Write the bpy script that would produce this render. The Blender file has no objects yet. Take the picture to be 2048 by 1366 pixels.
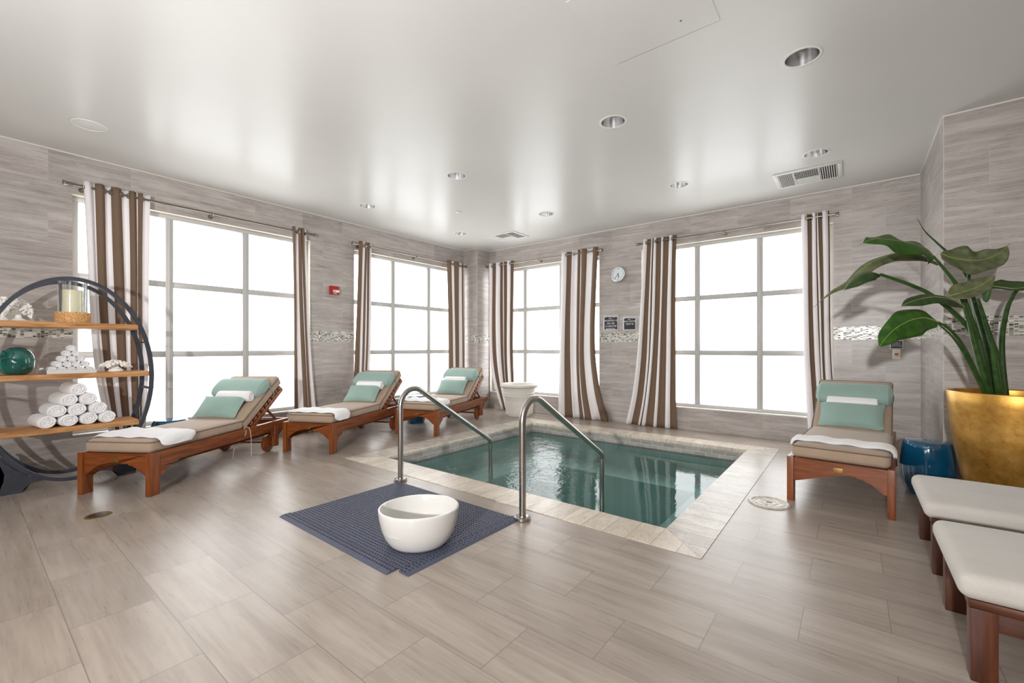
import bpy, bmesh, math, random
from math import sin, cos, pi, radians, sqrt
from mathutils import Vector, Matrix

rng = random.Random(7)
scene = bpy.context.scene
COL = scene.collection

# ------------------------------------------------------------------ room dimensions (metres)
XL, YB, ZC = -6.12, 6.60, 3.135          # left wall, back wall, ceiling
XP, YP = 0.605, 5.077                    # corner of the projecting wall on the right
XR, YF = 3.6, -3.0                       # parts of the room behind the camera
TW = 0.6125                              # wall and floor tile length
TH = 0.305                               # tile height

# ------------------------------------------------------------------ node helpers
class NT:
    def __init__(self, name):
        m = bpy.data.materials.new(name)
        m.use_nodes = True
        self.m, self.t = m, m.node_tree
        self.t.nodes.clear()
        self.out = self.t.nodes.new('ShaderNodeOutputMaterial')
    def n(self, typ, **kw):
        nd = self.t.nodes.new(typ)
        for k, v in kw.items():
            setattr(nd, k, v)
        return nd
    def link(self, a, b):
        self.t.links.new(a, b)
    def setin(self, sock, v):
        if isinstance(v, bpy.types.NodeSocket):
            self.link(v, sock)
        else:
            sock.default_value = v
    def math(self, op, a, b=None, c=None):
        nd = self.n('ShaderNodeMath', operation=op)
        self.setin(nd.inputs[0], a)
        if b is not None:
            self.setin(nd.inputs[1], b)
        if c is not None:
            self.setin(nd.inputs[2], c)
        return nd.outputs[0]
    def comb(self, x, y, z):
        nd = self.n('ShaderNodeCombineXYZ')
        for i, v in enumerate((x, y, z)):
            self.setin(nd.inputs[i], v)
        return nd.outputs[0]
    def obj_xyz(self):
        tc = self.n('ShaderNodeTexCoord')
        s = self.n('ShaderNodeSeparateXYZ')
        self.link(tc.outputs['Object'], s.inputs[0])
        return s.outputs
    def objvec(self):
        return self.n('ShaderNodeTexCoord').outputs['Object']
    def noise(self, vec, scale=5, detail=4, rough=.5, dist=0.0):
        nd = self.n('ShaderNodeTexNoise')
        self.link(vec, nd.inputs['Vector'])
        nd.inputs['Scale'].default_value = scale
        nd.inputs['Detail'].default_value = detail
        nd.inputs['Roughness'].default_value = rough
        nd.inputs['Distortion'].default_value = dist
        return nd.outputs['Fac']
    def ramp(self, fac, stops, interp='LINEAR'):
        nd = self.n('ShaderNodeValToRGB')
        nd.color_ramp.interpolation = interp
        e = nd.color_ramp.elements
        while len(e) < len(stops):
            e.new(0.5)
        for el, (p, c) in zip(e, stops):
            el.position = p
            el.color = (*c, 1)
        self.setin(nd.inputs[0], fac)
        return nd.outputs[0]
    def mix(self, f, a, b, typ='MIX'):
        nd = self.n('ShaderNodeMix', data_type='RGBA', blend_type=typ)
        self.setin(nd.inputs[0], f)
        for i, v in ((6, a), (7, b)):
            if isinstance(v, tuple):
                v = (*v, 1) if len(v) == 3 else v
            self.setin(nd.inputs[i], v)
        return nd.outputs[2]
    def bump(self, h, strength=.2, dist=.01):
        nd = self.n('ShaderNodeBump')
        nd.inputs['Strength'].default_value = strength
        nd.inputs['Distance'].default_value = dist
        self.setin(nd.inputs['Height'], h)
        return nd.outputs[0]
    def pbr(self, color, rough=.5, metal=0, normal=None, spec=.5, **kw):
        b = self.n('ShaderNodeBsdfPrincipled')
        if isinstance(color, tuple):
            color = (*color, 1)
        self.setin(b.inputs['Base Color'], color)
        self.setin(b.inputs['Roughness'], rough)
        b.inputs['Metallic'].default_value = metal
        b.inputs['Specular IOR Level'].default_value = spec
        if normal is not None:
            self.link(normal, b.inputs['Normal'])
        for k, v in kw.items():
            self.setin(b.inputs[k.replace('_', ' ')], v)
        return b
    def done(self, shader):
        self.link(shader.outputs[0], self.out.inputs[0])
        return self.m

def srgb(r, g, b):
    f = lambda c: c / 12.92 if c <= .04045 else ((c + .055) / 1.055) ** 2.4
    return tuple(f(x / 255) for x in (r, g, b))

def simple(name, col, rough=.5, metal=0, noise_scale=0, amp=.12, bump=0, spec=.5, **kw):
    t = NT(name)
    c = col
    nrm = None
    if noise_scale:
        f = t.noise(t.objvec(), noise_scale, 4)
        lo = tuple(x * (1 - amp) for x in col)
        hi = tuple(min(1, x * (1 + amp)) for x in col)
        c = t.ramp(f, [(.3, lo), (.7, hi)])
        if bump:
            nrm = t.bump(f, bump, .004)
    return t.done(t.pbr(c, rough, metal, nrm, spec, **kw))

def tile_mat(name, ui, vi, u0, v0, pu, pv, stops, grout, rough=.35, gw=.0016, su=1.3, sv=13, spec=.5, shift=.5, tone=.16, veinamp=.55, va=.30, pits=0):
    """stone tiles in running bond; u along the tile's length"""
    t = NT(name)
    o = t.obj_xyz()
    U, V = o[ui], o[vi]
    r = t.math('DIVIDE', t.math('SUBTRACT', V, v0), pv)
    row = t.math('FLOOR', r)
    par = t.math('FLOORED_MODULO', row, 2.0)
    c = t.math('ADD', t.math('DIVIDE', t.math('SUBTRACT', U, u0), pu), t.math('MULTIPLY', par, shift))
    colm = t.math('FLOOR', c)
    fu, fv = t.math('FRACT', c), t.math('FRACT', r)
    du = t.math('MULTIPLY', t.math('MINIMUM', fu, t.math('SUBTRACT', 1.0, fu)), pu)
    dv = t.math('MULTIPLY', t.math('MINIMUM', fv, t.math('SUBTRACT', 1.0, fv)), pv)
    d = t.math('MINIMUM', du, dv)
    g = t.math('LESS_THAN', d, gw)
    wn = t.n('ShaderNodeTexWhiteNoise', noise_dimensions='3D')
    t.link(t.comb(colm, row, 3.7), wn.inputs['Vector'])
    rv = wn.outputs['Value']
    vec = t.comb(t.math('MULTIPLY_ADD', rv, 41.0, t.math('MULTIPLY', U, su)),
                 t.math('MULTIPLY_ADD', rv, 17.0, t.math('MULTIPLY', V, sv)),
                 t.math('MULTIPLY', rv, 29.0))
    n1 = t.noise(vec, 1.0, 7, .64, .40)
    vec2 = t.comb(t.math('MULTIPLY_ADD', rv, 13.0, t.math('MULTIPLY', U, su * 4)),
                  t.math('MULTIPLY_ADD', rv, 7.0, t.math('MULTIPLY', V, sv * 5)), rv)
    n2 = t.noise(vec2, 1.0, 3, .6, .3)
    vec3 = t.comb(t.math('MULTIPLY_ADD', rv, 5.0, t.math('MULTIPLY', U, 2.2)), t.math('MULTIPLY', V, 5.0), rv)
    n3 = t.noise(vec3, 1.0, 3, .5, .2)
    f = t.math('ADD', t.math('MULTIPLY', n1, veinamp), t.math('ADD', t.math('MULTIPLY', n2, .22), t.math('MULTIPLY', n3, .78 - veinamp)))
    colr = t.ramp(f, stops)
    # thin dark veins
    v1 = t.math('ABSOLUTE', t.math('SUBTRACT', n1, .5))
    vein = t.math('MULTIPLY', t.math('LESS_THAN', v1, .008), va)
    colr = t.mix(vein, colr, tuple(x * .5 for x in stops[0][1]))
    bri = t.math('MULTIPLY_ADD', rv, tone, 1 - tone / 2)
    colr = t.mix(1.0, colr, t.comb(bri, bri, bri), 'MULTIPLY')
    if pits:
        pv_ = t.noise(t.objvec(), 55, 3, .6)
        pm = t.math('MULTIPLY', t.math('LESS_THAN', pv_, pits - .05), t.math('LESS_THAN', n3, .52))
        colr = t.mix(t.math('MULTIPLY', pm, .6), colr, srgb(110, 96, 80))
    colr = t.mix(g, colr, grout)
    rg = t.math('MULTIPLY_ADD', n2, .10, rough - .05)
    b = t.pbr(colr, rg, 0, t.bump(t.math('SUBTRACT', t.math('MULTIPLY', n2, .25), g), .03, .002), spec)
    return t.done(b)

# ------------------------------------------------------------------ materials
M = {}
wall_stops = [(.32, srgb(132, 123, 119)), (.45, srgb(168, 160, 155)), (.57, srgb(186, 179, 174)), (.72, srgb(206, 200, 196))]
wgrout = srgb(186, 179, 172)
M['wall_left'] = tile_mat('stone_tile_left', 1, 2, 3.32, 0.075, TW + .004, TH, wall_stops, wgrout, rough=.33, su=1.5, sv=19)
M['wall_back'] = tile_mat('stone_tile_back', 0, 2, -.925, 0.075, TW + .004, TH, wall_stops, wgrout, rough=.33, su=1.5, sv=19)
M['wall_pil'] = tile_mat('stone_tile_pilaster', 0, 2, .868, 0.075, TW + .004, TH, wall_stops, wgrout, rough=.33, su=1.5, sv=19)
M['wall_side'] = tile_mat('stone_tile_side', 1, 2, 5.6, 0.075, TW + .004, TH, wall_stops, wgrout, rough=.33, su=1.5, sv=19)
floor_stops = [(.28, srgb(130, 117, 107)), (.41, srgb(150, 137, 127)), (.55, srgb(168, 156, 145)), (.72, srgb(182, 172, 162))]
M['floor'] = tile_mat('floor_tile', 0, 1, -.48, 2.42, .6125, .3035, floor_stops, srgb(126, 115, 106), rough=.29, gw=.0017, su=.9, sv=12, tone=.14, va=0.0)
M['waterline'] = tile_mat('waterline_tile', 0, 2, 0, 0, .15, .0495, [(.3, srgb(138, 134, 130)), (.6, srgb(174, 169, 164)), (.8, srgb(192, 187, 182))], srgb(220, 216, 210), gw=.0017, va=0, tone=.24)
M['waterline_y'] = tile_mat('waterline_tile_side', 1, 2, 0, 0, .15, .0495, [(.3, srgb(138, 134, 130)), (.6, srgb(174, 169, 164)), (.8, srgb(192, 187, 182))], srgb(220, 216, 210), gw=.0017, va=0, tone=.24)
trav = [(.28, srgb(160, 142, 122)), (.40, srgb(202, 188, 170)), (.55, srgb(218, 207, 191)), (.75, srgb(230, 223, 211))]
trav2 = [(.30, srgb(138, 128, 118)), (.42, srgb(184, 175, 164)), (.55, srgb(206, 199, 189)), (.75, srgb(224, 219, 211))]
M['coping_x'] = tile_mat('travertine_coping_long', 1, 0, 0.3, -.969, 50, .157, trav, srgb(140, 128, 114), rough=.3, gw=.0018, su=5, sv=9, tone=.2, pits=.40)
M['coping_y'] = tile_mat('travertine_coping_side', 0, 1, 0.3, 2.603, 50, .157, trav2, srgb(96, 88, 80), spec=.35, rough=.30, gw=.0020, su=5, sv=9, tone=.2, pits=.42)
M['pool_tile'] = tile_mat('teal_pool_tile', 0, 1, 0, 0, .153, .153, [(.3, srgb(160, 206, 203)), (.6, srgb(174, 216, 213)), (.8, srgb(186, 224, 222))], srgb(206, 228, 222), rough=.3, gw=.003, su=4, sv=4, shift=0, tone=.08, va=0)

PT = [(.3, srgb(160, 206, 203)), (.6, srgb(174, 216, 213)), (.8, srgb(186, 224, 222))]
M['pool_tile_x'] = tile_mat('teal_pool_tile_long', 0, 2, 0, 0, .153, .153, PT, srgb(206, 228, 222), rough=.3, gw=.003, su=4, sv=4, shift=0, tone=.08, va=0)
M['pool_tile_y'] = tile_mat('teal_pool_tile_side', 1, 2, 0, 0, .153, .153, PT, srgb(206, 228, 222), rough=.3, gw=.003, su=4, sv=4, shift=0, tone=.08, va=0)

def mosaic(name, ui):
    t = NT(name)
    o = t.obj_xyz()
    U, V = o[ui], o[2]
    cu = t.math('DIVIDE', U, .0262)
    col = t.math('FLOOR', cu)
    w0 = t.n('ShaderNodeTexWhiteNoise', noise_dimensions='1D')
    t.link(col, w0.inputs['W'])
    cv = t.math('ADD', t.math('DIVIDE', V, t.math('MULTIPLY_ADD', w0.outputs['Value'], .006, .0105)), w0.outputs['Value'])
    row = t.math('FLOOR', cv)
    w = t.n('ShaderNodeTexWhiteNoise', noise_dimensions='2D')
    t.link(t.comb(col, row, 0.0), w.inputs['Vector'])
    c = t.ramp(w.outputs['Value'], [(0, srgb(204, 202, 193)), (.28, srgb(172, 168, 159)), (.46, srgb(218, 216, 208)),
                                    (.62, srgb(140, 134, 124)), (.76, srgb(104, 97, 88)), (.88, srgb(64, 58, 52))], 'CONSTANT')
    fu, fv = t.math('FRACT', cu), t.math('FRACT', cv)
    g = t.math('MAXIMUM', t.math('LESS_THAN', t.math('MINIMUM', fu, t.math('SUBTRACT', 1.0, fu)), .05),
               t.math('LESS_THAN', t.math('MINIMUM', fv, t.math('SUBTRACT', 1.0, fv)), .09))
    c = t.mix(g, c, srgb(205, 202, 192))
    wv = t.n('ShaderNodeTexWhiteNoise', noise_dimensions='2D')
    t.link(t.comb(row, col, 0.0), wv.inputs['Vector'])
    rg = t.math('MULTIPLY_ADD', wv.outputs['Value'], .35, .08)
    return t.done(t.pbr(c, rg, 0, t.bump(t.math('SUBTRACT', wv.outputs['Value'], g), .12, .003), .5))
M['mosaic_x'] = mosaic('glass_mosaic_back', 0)
M['mosaic_y'] = mosaic('glass_mosaic_left', 1)

def ceiling_mat():
    t = NT('semi_gloss_ceiling_paint')
    f = t.noise(t.objvec(), 1.1, 3, .5)
    c = t.ramp(f, [(.3, srgb(211, 210, 206)), (.7, srgb(216, 215, 211))])
    f2 = t.noise(t.objvec(), 3.0, 2, .4)
    return t.done(t.pbr(c, .29, 0, t.bump(f2, .03, .02), .32))
M['ceiling'] = ceiling_mat()
M['white_trim'] = simple('white_trim_paint', srgb(226, 223, 216), .45)
M['reveal'] = simple('cream_reveal_paint', srgb(222, 215, 200), .5)
M['frame'] = simple('grey_window_aluminium', srgb(190, 189, 186), .42, 0)

def pane_mat():
    t = NT('frosted_daylit_glass')
    f = t.noise(t.objvec(), 1.3, 3)
    c = t.ramp(f, [(.3, (.97, .985, 1.0)), (.7, (1, 1, 1))])
    e = t.n('ShaderNodeEmission')
    t.link(c, e.inputs[0])
    e.inputs[1].default_value = 4.0
    g = t.n('ShaderNodeBsdfGlossy')
    g.inputs['Roughness'].default_value = .3
    mx = t.n('ShaderNodeMixShader')
    mx.inputs[0].default_value = .04
    t.link(e.outputs[0], mx.inputs[1])
    t.link(g.outputs[0], mx.inputs[2])
    return t.done(mx)
M['pane'] = pane_mat()

def wood(name, lo, mid, hi, rough=.35, axis=1, sc=1.0, bands=14.0):
    t = NT(name)
    o = t.obj_xyz()
    s = [bands * sc] * 3
    s[axis] = 1.4 * sc
    v = t.comb(t.math('MULTIPLY', o[0], s[0]), t.math('MULTIPLY', o[1], s[1]), t.math('MULTIPLY', o[2], s[2]))
    f = t.noise(v, 2.2, 5, .6, .8)
    c = t.ramp(f, [(.3, lo), (.5, mid), (.72, hi)])
    return t.done(t.pbr(c, t.math('MULTIPLY_ADD', f, .15, rough - .07), 0, t.bump(f, .06, .003)))
T_LO, T_MI, T_HI = srgb(92, 44, 16), srgb(126, 65, 26), srgb(148, 84, 38)
for a, k in ((0, 'x'), (1, 'y'), (2, 'z')):
    M['teak_' + k] = wood('red_teak_' + k, T_LO, T_MI, T_HI, .36, a)
D_LO, D_MI, D_HI = srgb(50, 24, 10), srgb(78, 38, 17), srgb(97, 51, 25)
for a, k in ((0, 'x'), (1, 'y'), (2, 'z')):
    M['dark_' + k] = wood('dark_stained_wood_' + k, D_LO, D_MI, D_HI, .4, a)
M['shelf_wood'] = wood('reclaimed_shelf_wood', srgb(138, 92, 52), srgb(188, 134, 82), srgb(214, 166, 112), .5, 1, 1.0, 16)

def fabric(name, col, sc=260, rough=.9, amp=.10):
    t = NT(name)
    f = t.noise(t.objvec(), sc, 2)
    f2 = t.noise(t.objvec(), 5, 3)
    k = t.math('ADD', t.math('MULTIPLY', f, .5), t.math('MULTIPLY', f2, .5))
    c = t.ramp(k, [(.3, tuple(x * (1 - amp) for x in col)), (.7, tuple(min(1, x * (1 + amp)) for x in col))])
    return t.done(t.pbr(c, rough, 0, t.bump(f, .15, .002), .2, Sheen_Weight=.25))
M['taupe'] = fabric('taupe_outdoor_fabric', srgb(168, 147, 127))
M['taupe_pipe'] = fabric('dark_taupe_piping', srgb(112, 94, 80))
M['seafoam'] = fabric('seafoam_fabric', srgb(146, 172, 164))
M['pale'] = fabric('pale_grey_cushion_fabric', srgb(196, 191, 184))
M['towel'] = fabric('white_terry_towel', srgb(240, 239, 240), 180, .95, .03)
M['cord'] = simple('cream_cord', srgb(205, 190, 172), .8)

def curtain_mat(name, col):
    t = NT(name)
    f = t.noise(t.objvec(), 300, 2)
    c = t.ramp(f, [(.3, tuple(x * .94 for x in col)), (.7, tuple(min(1, x * 1.05) for x in col))])
    d = t.n('ShaderNodeBsdfDiffuse')
    t.link(c, d.inputs[0])
    tr = t.n('ShaderNodeBsdfTranslucent')
    t.link(c, tr.inputs[0])
    mx = t.n('ShaderNodeMixShader')
    mx.inputs[0].default_value = .16
    t.link(d.outputs[0], mx.inputs[1])
    t.link(tr.outputs[0], mx.inputs[2])
    return t.done(mx)
M['curt_w'] = curtain_mat('white_curtain_stripe', srgb(246, 243, 243))
M['curt_b'] = curtain_mat('brown_curtain_stripe', srgb(134, 112, 95))

M['nickel'] = simple('brushed_nickel', srgb(150, 143, 133), .3, 1)
M['steel'] = simple('brushed_stainless_steel', srgb(176, 172, 167), .27, 1, 40, .06)
M['reflector'] = simple('spun_aluminium_reflector', srgb(225, 225, 225), .22, 1)
M['iron'] = simple('blue_black_iron', srgb(62, 64, 74), .5, .25, 12, .15)
M['brass'] = simple('aged_brass', srgb(150, 124, 70), .4, .8)
M['ceramic'] = simple('white_glazed_ceramic', srgb(216, 214, 210), .1, 0, 0)
M['blue'] = simple('deep_blue_glaze', srgb(6, 76, 110), .09, 0, 5, .35, Coat_Weight=.6)
M['resin'] = simple('off_white_resin', srgb(224, 220, 211), .5, 0, 30, .03)
M['coral'] = simple('white_coral', srgb(246, 243, 238), .7, 0, 60, .06)
M['wax'] = simple('ivory_wax', srgb(236, 228, 200), .5)
M['rope'] = simple('woven_seagrass', srgb(216, 170, 114), .8, 0, 70, .35, .4)
M['black'] = simple('black_plastic', srgb(24, 24, 26), .5)
M['sign'] = simple('charcoal_sign_face', srgb(40, 40, 48), .4, 0, 30, .08)
M['sign_frame'] = simple('silver_sign_border', srgb(200, 198, 200), .3, .3)
M['letter'] = simple('white_lettering', srgb(230, 230, 230), .5)
M['red'] = simple('red_enamel', srgb(176, 24, 28), .35)
M['lens'] = simple('strobe_lens', srgb(226, 222, 216), .08, .3)
M['almond'] = simple('almond_plastic', srgb(228, 224, 210), .4)
M['clock_face'] = simple('pale_clock_face', srgb(222, 228, 230), .3)
M['chrome'] = simple('silver_clock_rim', srgb(205, 208, 210), .15, 1)
M['mat'] = simple('slate_blue_rubber', srgb(74, 78, 96), .6, 0, 60, .08)
M['mat_dark'] = simple('dark_rubber_base', srgb(34, 36, 46), .8)  # shade inside the mat holes, put into a darker colour
M['soil'] = simple('dark_soil', srgb(60, 46, 36), .95, 0, 60, .4, .6)
M['stone_lid'] = simple('mottled_lid_plastic', srgb(196, 188, 176), .35, 0, 45, .35, .25)
M['vent_dark'] = simple('dark_duct', srgb(38, 37, 36), .8)  # near black: vent and drain shade painted in; also light sockets
M['vent'] = simple('white_enamel_vent', srgb(218, 217, 213), .4)
M['grey_box'] = simple('dark_grey_stone', srgb(98, 96, 94), .5)

def gold():
    t = NT('gold_leaf')
    f = t.noise(t.objvec(), 3.2, 4, .6, .3)
    f2 = t.noise(t.objvec(), 26, 5, .7)
    k = t.math('ADD', t.math('MULTIPLY', f, .7), t.math('MULTIPLY', f2, .3))
    c = t.ramp(k, [(.28, srgb(150, 104, 40)), (.45, srgb(196, 146, 68)), (.62, srgb(224, 178, 98))])
    sp = t.math('LESS_THAN', f2, .30)
    c = t.mix(t.math('MULTIPLY', sp, .7), c, srgb(86, 62, 30))
    return t.done(t.pbr(c, t.math('MULTIPLY_ADD', f2, .2, .28), .85, t.bump(f2, .1, .004)))
M['gold'] = gold()

def leaf_mat(name, a, b):
    t = NT(name)
    o = t.obj_xyz()
    f = t.noise(t.objvec(), 22, 3)
    c = t.ramp(f, [(.3, a), (.7, b)])
    return t.done(t.pbr(c, .42, 0, t.bump(f, .08, .003), .45, Transmission_Weight=0.0))
M['leaf'] = leaf_mat('glossy_green_leaf', srgb(36, 74, 18), srgb(60, 98, 28))
M['leaf_dull'] = leaf_mat('dull_olive_leaf', srgb(72, 80, 52), srgb(108, 112, 80))
M['leaf_dark'] = leaf_mat('dark_green_leaf', srgb(38, 62, 28), srgb(62, 84, 44))
M['stem'] = leaf_mat('green_stalk', srgb(34, 62, 24), srgb(60, 90, 38))
M['rib'] = leaf_mat('pale_midrib', srgb(120, 140, 70), srgb(140, 156, 84))

def vase_mat():
    t = NT('teal_green_blown_glass')
    f = t.noise(t.objvec(), 6, 3)
    c = t.ramp(f, [(.3, srgb(10, 74, 66)), (.7, srgb(34, 128, 112))])
    return t.done(t.pbr(c, .05, 0, None, .8, Transmission_Weight=.35, IOR=1.45, Coat_Weight=.5))
M['vase'] = vase_mat()

def thin_glass(name, tint, refl=.10):
    t = NT(name)
    tr = t.n('ShaderNodeBsdfTransparent')
    tr.inputs[0].default_value = (*tint, 1)
    g = t.n('ShaderNodeBsdfGlossy')
    g.inputs['Roughness'].default_value = .03
    lw = t.n('ShaderNodeLayerWeight')
    lw.inputs['Blend'].default_value = .25
    f = t.math('MULTIPLY_ADD', lw.outputs['Fresnel'], .8, refl * .3)
    mx = t.n('ShaderNodeMixShader')
    t.link(f, mx.inputs[0])
    t.link(tr.outputs[0], mx.inputs[1])
    t.link(g.outputs[0], mx.inputs[2])
    return t.done(mx)
M['glass'] = thin_glass('clear_hurricane_glass', (.985, .992, .986))

def water_mat():
    t = NT('rippled_water')
    tr = t.n('ShaderNodeBsdfTransparent')
    tr.inputs[0].default_value = (.88, .955, .945, 1)
    g = t.n('ShaderNodeBsdfGlossy')
    g.inputs['Roughness'].default_value = .015
    v = t.objvec()
    n1 = t.noise(v, 5.0, 3, .5, .4)
    n2 = t.noise(v, 22, 3, .5, .4)
    o = t.obj_xyz()
    # the water is livelier on the left side, near the inlet
    k = t.n('ShaderNodeMapRange')
    t.link(o[0], k.inputs[0])
    for i, x in ((1, -2.7), (2, -1.9), (3, 1.0), (4, .10)):
        k.inputs[i].default_value = x
    h = t.math('MULTIPLY', t.math('ADD', n1, t.math('MULTIPLY', n2, .30)), k.outputs[0])
    b = t.bump(h, .26, .05)
    t.link(b, g.inputs['Normal'])
    fr = t.n('ShaderNodeFresnel')
    fr.inputs['IOR'].default_value = 1.33
    t.link(b, fr.inputs['Normal'])
    mx = t.n('ShaderNodeMixShader')
    t.link(fr.outputs[0], mx.inputs[0])
    t.link(tr.outputs[0], mx.inputs[1])
    t.link(g.outputs[0], mx.inputs[2])
    return t.done(mx)
M['water'] = water_mat()

# ------------------------------------------------------------------ object helpers
def link(name, me, mats, parent=None, smooth=True, loc=None, rot=None):
    ob = bpy.data.objects.new(name, me)
    COL.objects.link(ob)
    for m in (mats if isinstance(mats, (list, tuple)) else [mats]):
        me.materials.append(M[m] if isinstance(m, str) else m)
    if smooth:
        for p in me.polygons:
            p.use_smooth = True
    if parent is not None:
        ob.parent = parent
    if loc is not None:
        ob.location = loc
    if rot is not None:
        ob.rotation_euler = rot
    return ob

def obj(name, bm, mats, parent=None, smooth=True, loc=None, rot=None, sharp=35):
    bmesh.ops.recalc_face_normals(bm, faces=bm.faces) if sharp != 'keep' else None
    me = bpy.data.meshes.new(name)
    if smooth and sharp != 'keep':
        a = radians(sharp)
        for e in bm.edges:
            if len(e.link_faces) == 2 and e.calc_face_angle(0) > a:
                e.smooth = False
    bm.to_mesh(me)
    bm.free()
    return link(name, me, mats, parent, smooth, loc, rot)

def tag(o, label, cat, group=None, kind=None):
    o['label'] = label
    o['category'] = cat
    if group:
        o['group'] = group
    if kind:
        o['kind'] = kind
    return o

def thing(name, label, cat, loc=(0, 0, 0), rz=0.0, group=None):
    o = bpy.data.objects.new(name, None)
    o.empty_display_size = .1
    COL.objects.link(o)
    o.location = loc
    o.rotation_euler = (0, 0, rz)
    return tag(o, label, cat, group)

def structure(o):
    o['kind'] = 'structure'
    return o

def dup(root, loc, rz, label, group=None):
    r = root.copy()
    COL.objects.link(r)
    r.location = loc
    r.rotation_euler = (0, 0, rz)
    r.scale = root.scale
    r['label'] = label
    if group:
        r['group'] = group
    for ch in list(root.children):
        c = ch.copy()
        COL.objects.link(c)
        c.parent = r
        for g in list(ch.children):
            d = g.copy()
            COL.objects.link(d)
            d.parent = c
    return r

def bm_box(bm, x0, x1, y0, y1, z0, z1, mi=0, bev=0.0, seg=2):
    vs = [bm.verts.new((x, y, z)) for x in (x0, x1) for y in (y0, y1) for z in (z0, z1)]
    idx = [(0, 1, 3, 2), (4, 6, 7, 5), (0, 4, 5, 1), (2, 3, 7, 6), (0, 2, 6, 4), (1, 5, 7, 3)]
    fs = []
    for q in idx:
        f = bm.faces.new([vs[i] for i in q])
        f.material_index = mi
        fs.append(f)
    if bev > 0:
        es = list({e for f in fs for e in f.edges})
        bmesh.ops.bevel(bm, geom=es, offset=bev, segments=seg, profile=.6, affect='EDGES')
    return vs

def box(x0, x1, y0, y1, z0, z1, bev=0.0, seg=2):
    bm = bmesh.new()
    bm_box(bm, x0, x1, y0, y1, z0, z1, 0, bev, seg)
    return bm

def rbox(x0, x1, y0, y1, z0, z1, r, crown=0.0, nx=10, ny=10, wob=0.0):
    """a padded box with rounded edges and a slightly crowned top"""
    bm = bmesh.new()
    def ax(a, b, n):
        k = [0, .12, .3, .55, .8, 1.0]
        lo = [a + r * q for q in k]
        hi = [b - r * q for q in reversed(k)]
        mid = [a + r + (b - a - 2 * r) * i / n for i in range(1, n)]
        return lo + mid + hi
    X_, Y_, Z_ = ax(x0, x1, nx), ax(y0, y1, ny), ax(z0, z1, 2)
    V = {}
    def g(i, j, k):
        if (i, j, k) not in V:
            p = Vector((X_[i], Y_[j], Z_[k]))
            c = Vector((min(max(p.x, x0 + r), x1 - r), min(max(p.y, y0 + r), y1 - r), min(max(p.z, z0 + r), z1 - r)))
            d = p - c
            if d.length > 1e-9:
                p = c + d.normalized() * r
            u, v = 2 * (p.x - x0) / (x1 - x0) - 1, 2 * (p.y - y0) / (y1 - y0) - 1
            t = max(0, (p.z - (z0 + z1) / 2) / ((z1 - z0) / 2))
            p.z += t * crown * max(0, 1 - u ** 4) * max(0, 1 - v ** 4) + t * wob * sin(p.x * 27 + 1) * sin(p.y * 21)
            V[i, j, k] = bm.verts.new(p)
        return V[i, j, k]
    a, b, c = len(X_) - 1, len(Y_) - 1, len(Z_) - 1
    for i in range(a):
        for j in range(b):
            for k in (0, c):
                bm.faces.new((g(i, j, k), g(i + 1, j, k), g(i + 1, j + 1, k), g(i, j + 1, k)))
    for i in range(a):
        for k in range(c):
            for j in (0, b):
                bm.faces.new((g(i, j, k), g(i + 1, j, k), g(i + 1, j, k + 1), g(i, j, k + 1)))
    for j in range(b):
        for k in range(c):
            for i in (0, a):
                bm.faces.new((g(i, j, k), g(i, j + 1, k), g(i, j + 1, k + 1), g(i, j, k + 1)))
    return bm

def quad(bm, pts, mi=0):
    f = bm.faces.new([bm.verts.new(p) for p in pts])
    f.material_index = mi
    return f

def bm_lathe(bm, prof, seg=48, sx=1.0, sy=1.0, cx=0, cy=0, mi=0, shear=0.0):
    rings = []
    for r, z in prof:
        if r < 1e-6:
            rings.append([bm.verts.new((cx, cy, z))])
        else:
            rings.append([bm.verts.new((cx + r * sx * cos(2 * pi * i / seg), cy + r * sy * sin(2 * pi * i / seg),
                                        z + shear * r * sx * cos(2 * pi * i / seg))) for i in range(seg)])
    for a, b in zip(rings, rings[1:]):
        for i in range(seg):
            j = (i + 1) % seg
            if len(a) == 1 and len(b) == 1:
                continue
            if len(a) == 1:
                f = bm.faces.new((a[0], b[j], b[i]))
            elif len(b) == 1:
                f = bm.faces.new((a[i], a[j], b[0]))
            else:
                f = bm.faces.new((a[i], a[j], b[j], b[i]))
            f.material_index = mi
    return bm

def lathe(prof, seg=48, **kw):
    return bm_lathe(bmesh.new(), prof, seg, **kw)

def bm_tube(bm, pts, rad, seg=12, caps=True, mi=0, flat=None):
    """sweep a circle (or an ellipse: flat=(a,b)) along a polyline"""
    pts = [Vector(p) for p in pts]
    n = len(pts)
    tang = []
    for i in range(n):
        t = pts[min(i + 1, n - 1)] - pts[max(i - 1, 0)]
        tang.append(t.normalized())
    ref = Vector((0, 0, 1)) if abs(tang[0].z) < .9 else Vector((1, 0, 0))
    nrm = (ref - tang[0] * ref.dot(tang[0])).normalized()
    rings = []
    for i in range(n):
        if i:
            nrm = (nrm - tang[i] * nrm.dot(tang[i])).normalized()
        bn = tang[i].cross(nrm)
        r = rad[i] if isinstance(rad, (list, tuple)) else rad
        rings.append([bm.verts.new(pts[i] + (nrm * cos(2 * pi * k / seg) + bn * sin(2 * pi * k / seg)) * r) for k in range(seg)])
    for a, b in zip(rings, rings[1:]):
        for k in range(seg):
            j = (k + 1) % seg
            f = bm.faces.new((a[k], a[j], b[j], b[k]))
            f.material_index = mi
    if caps:
        for r in (rings[0], rings[-1]):
            f = bm.faces.new(r)
            f.material_index = mi
    return bm

def tube(pts, rad, seg=12, caps=True):
    return bm_tube(bmesh.new(), pts, rad, seg, caps)

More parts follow.
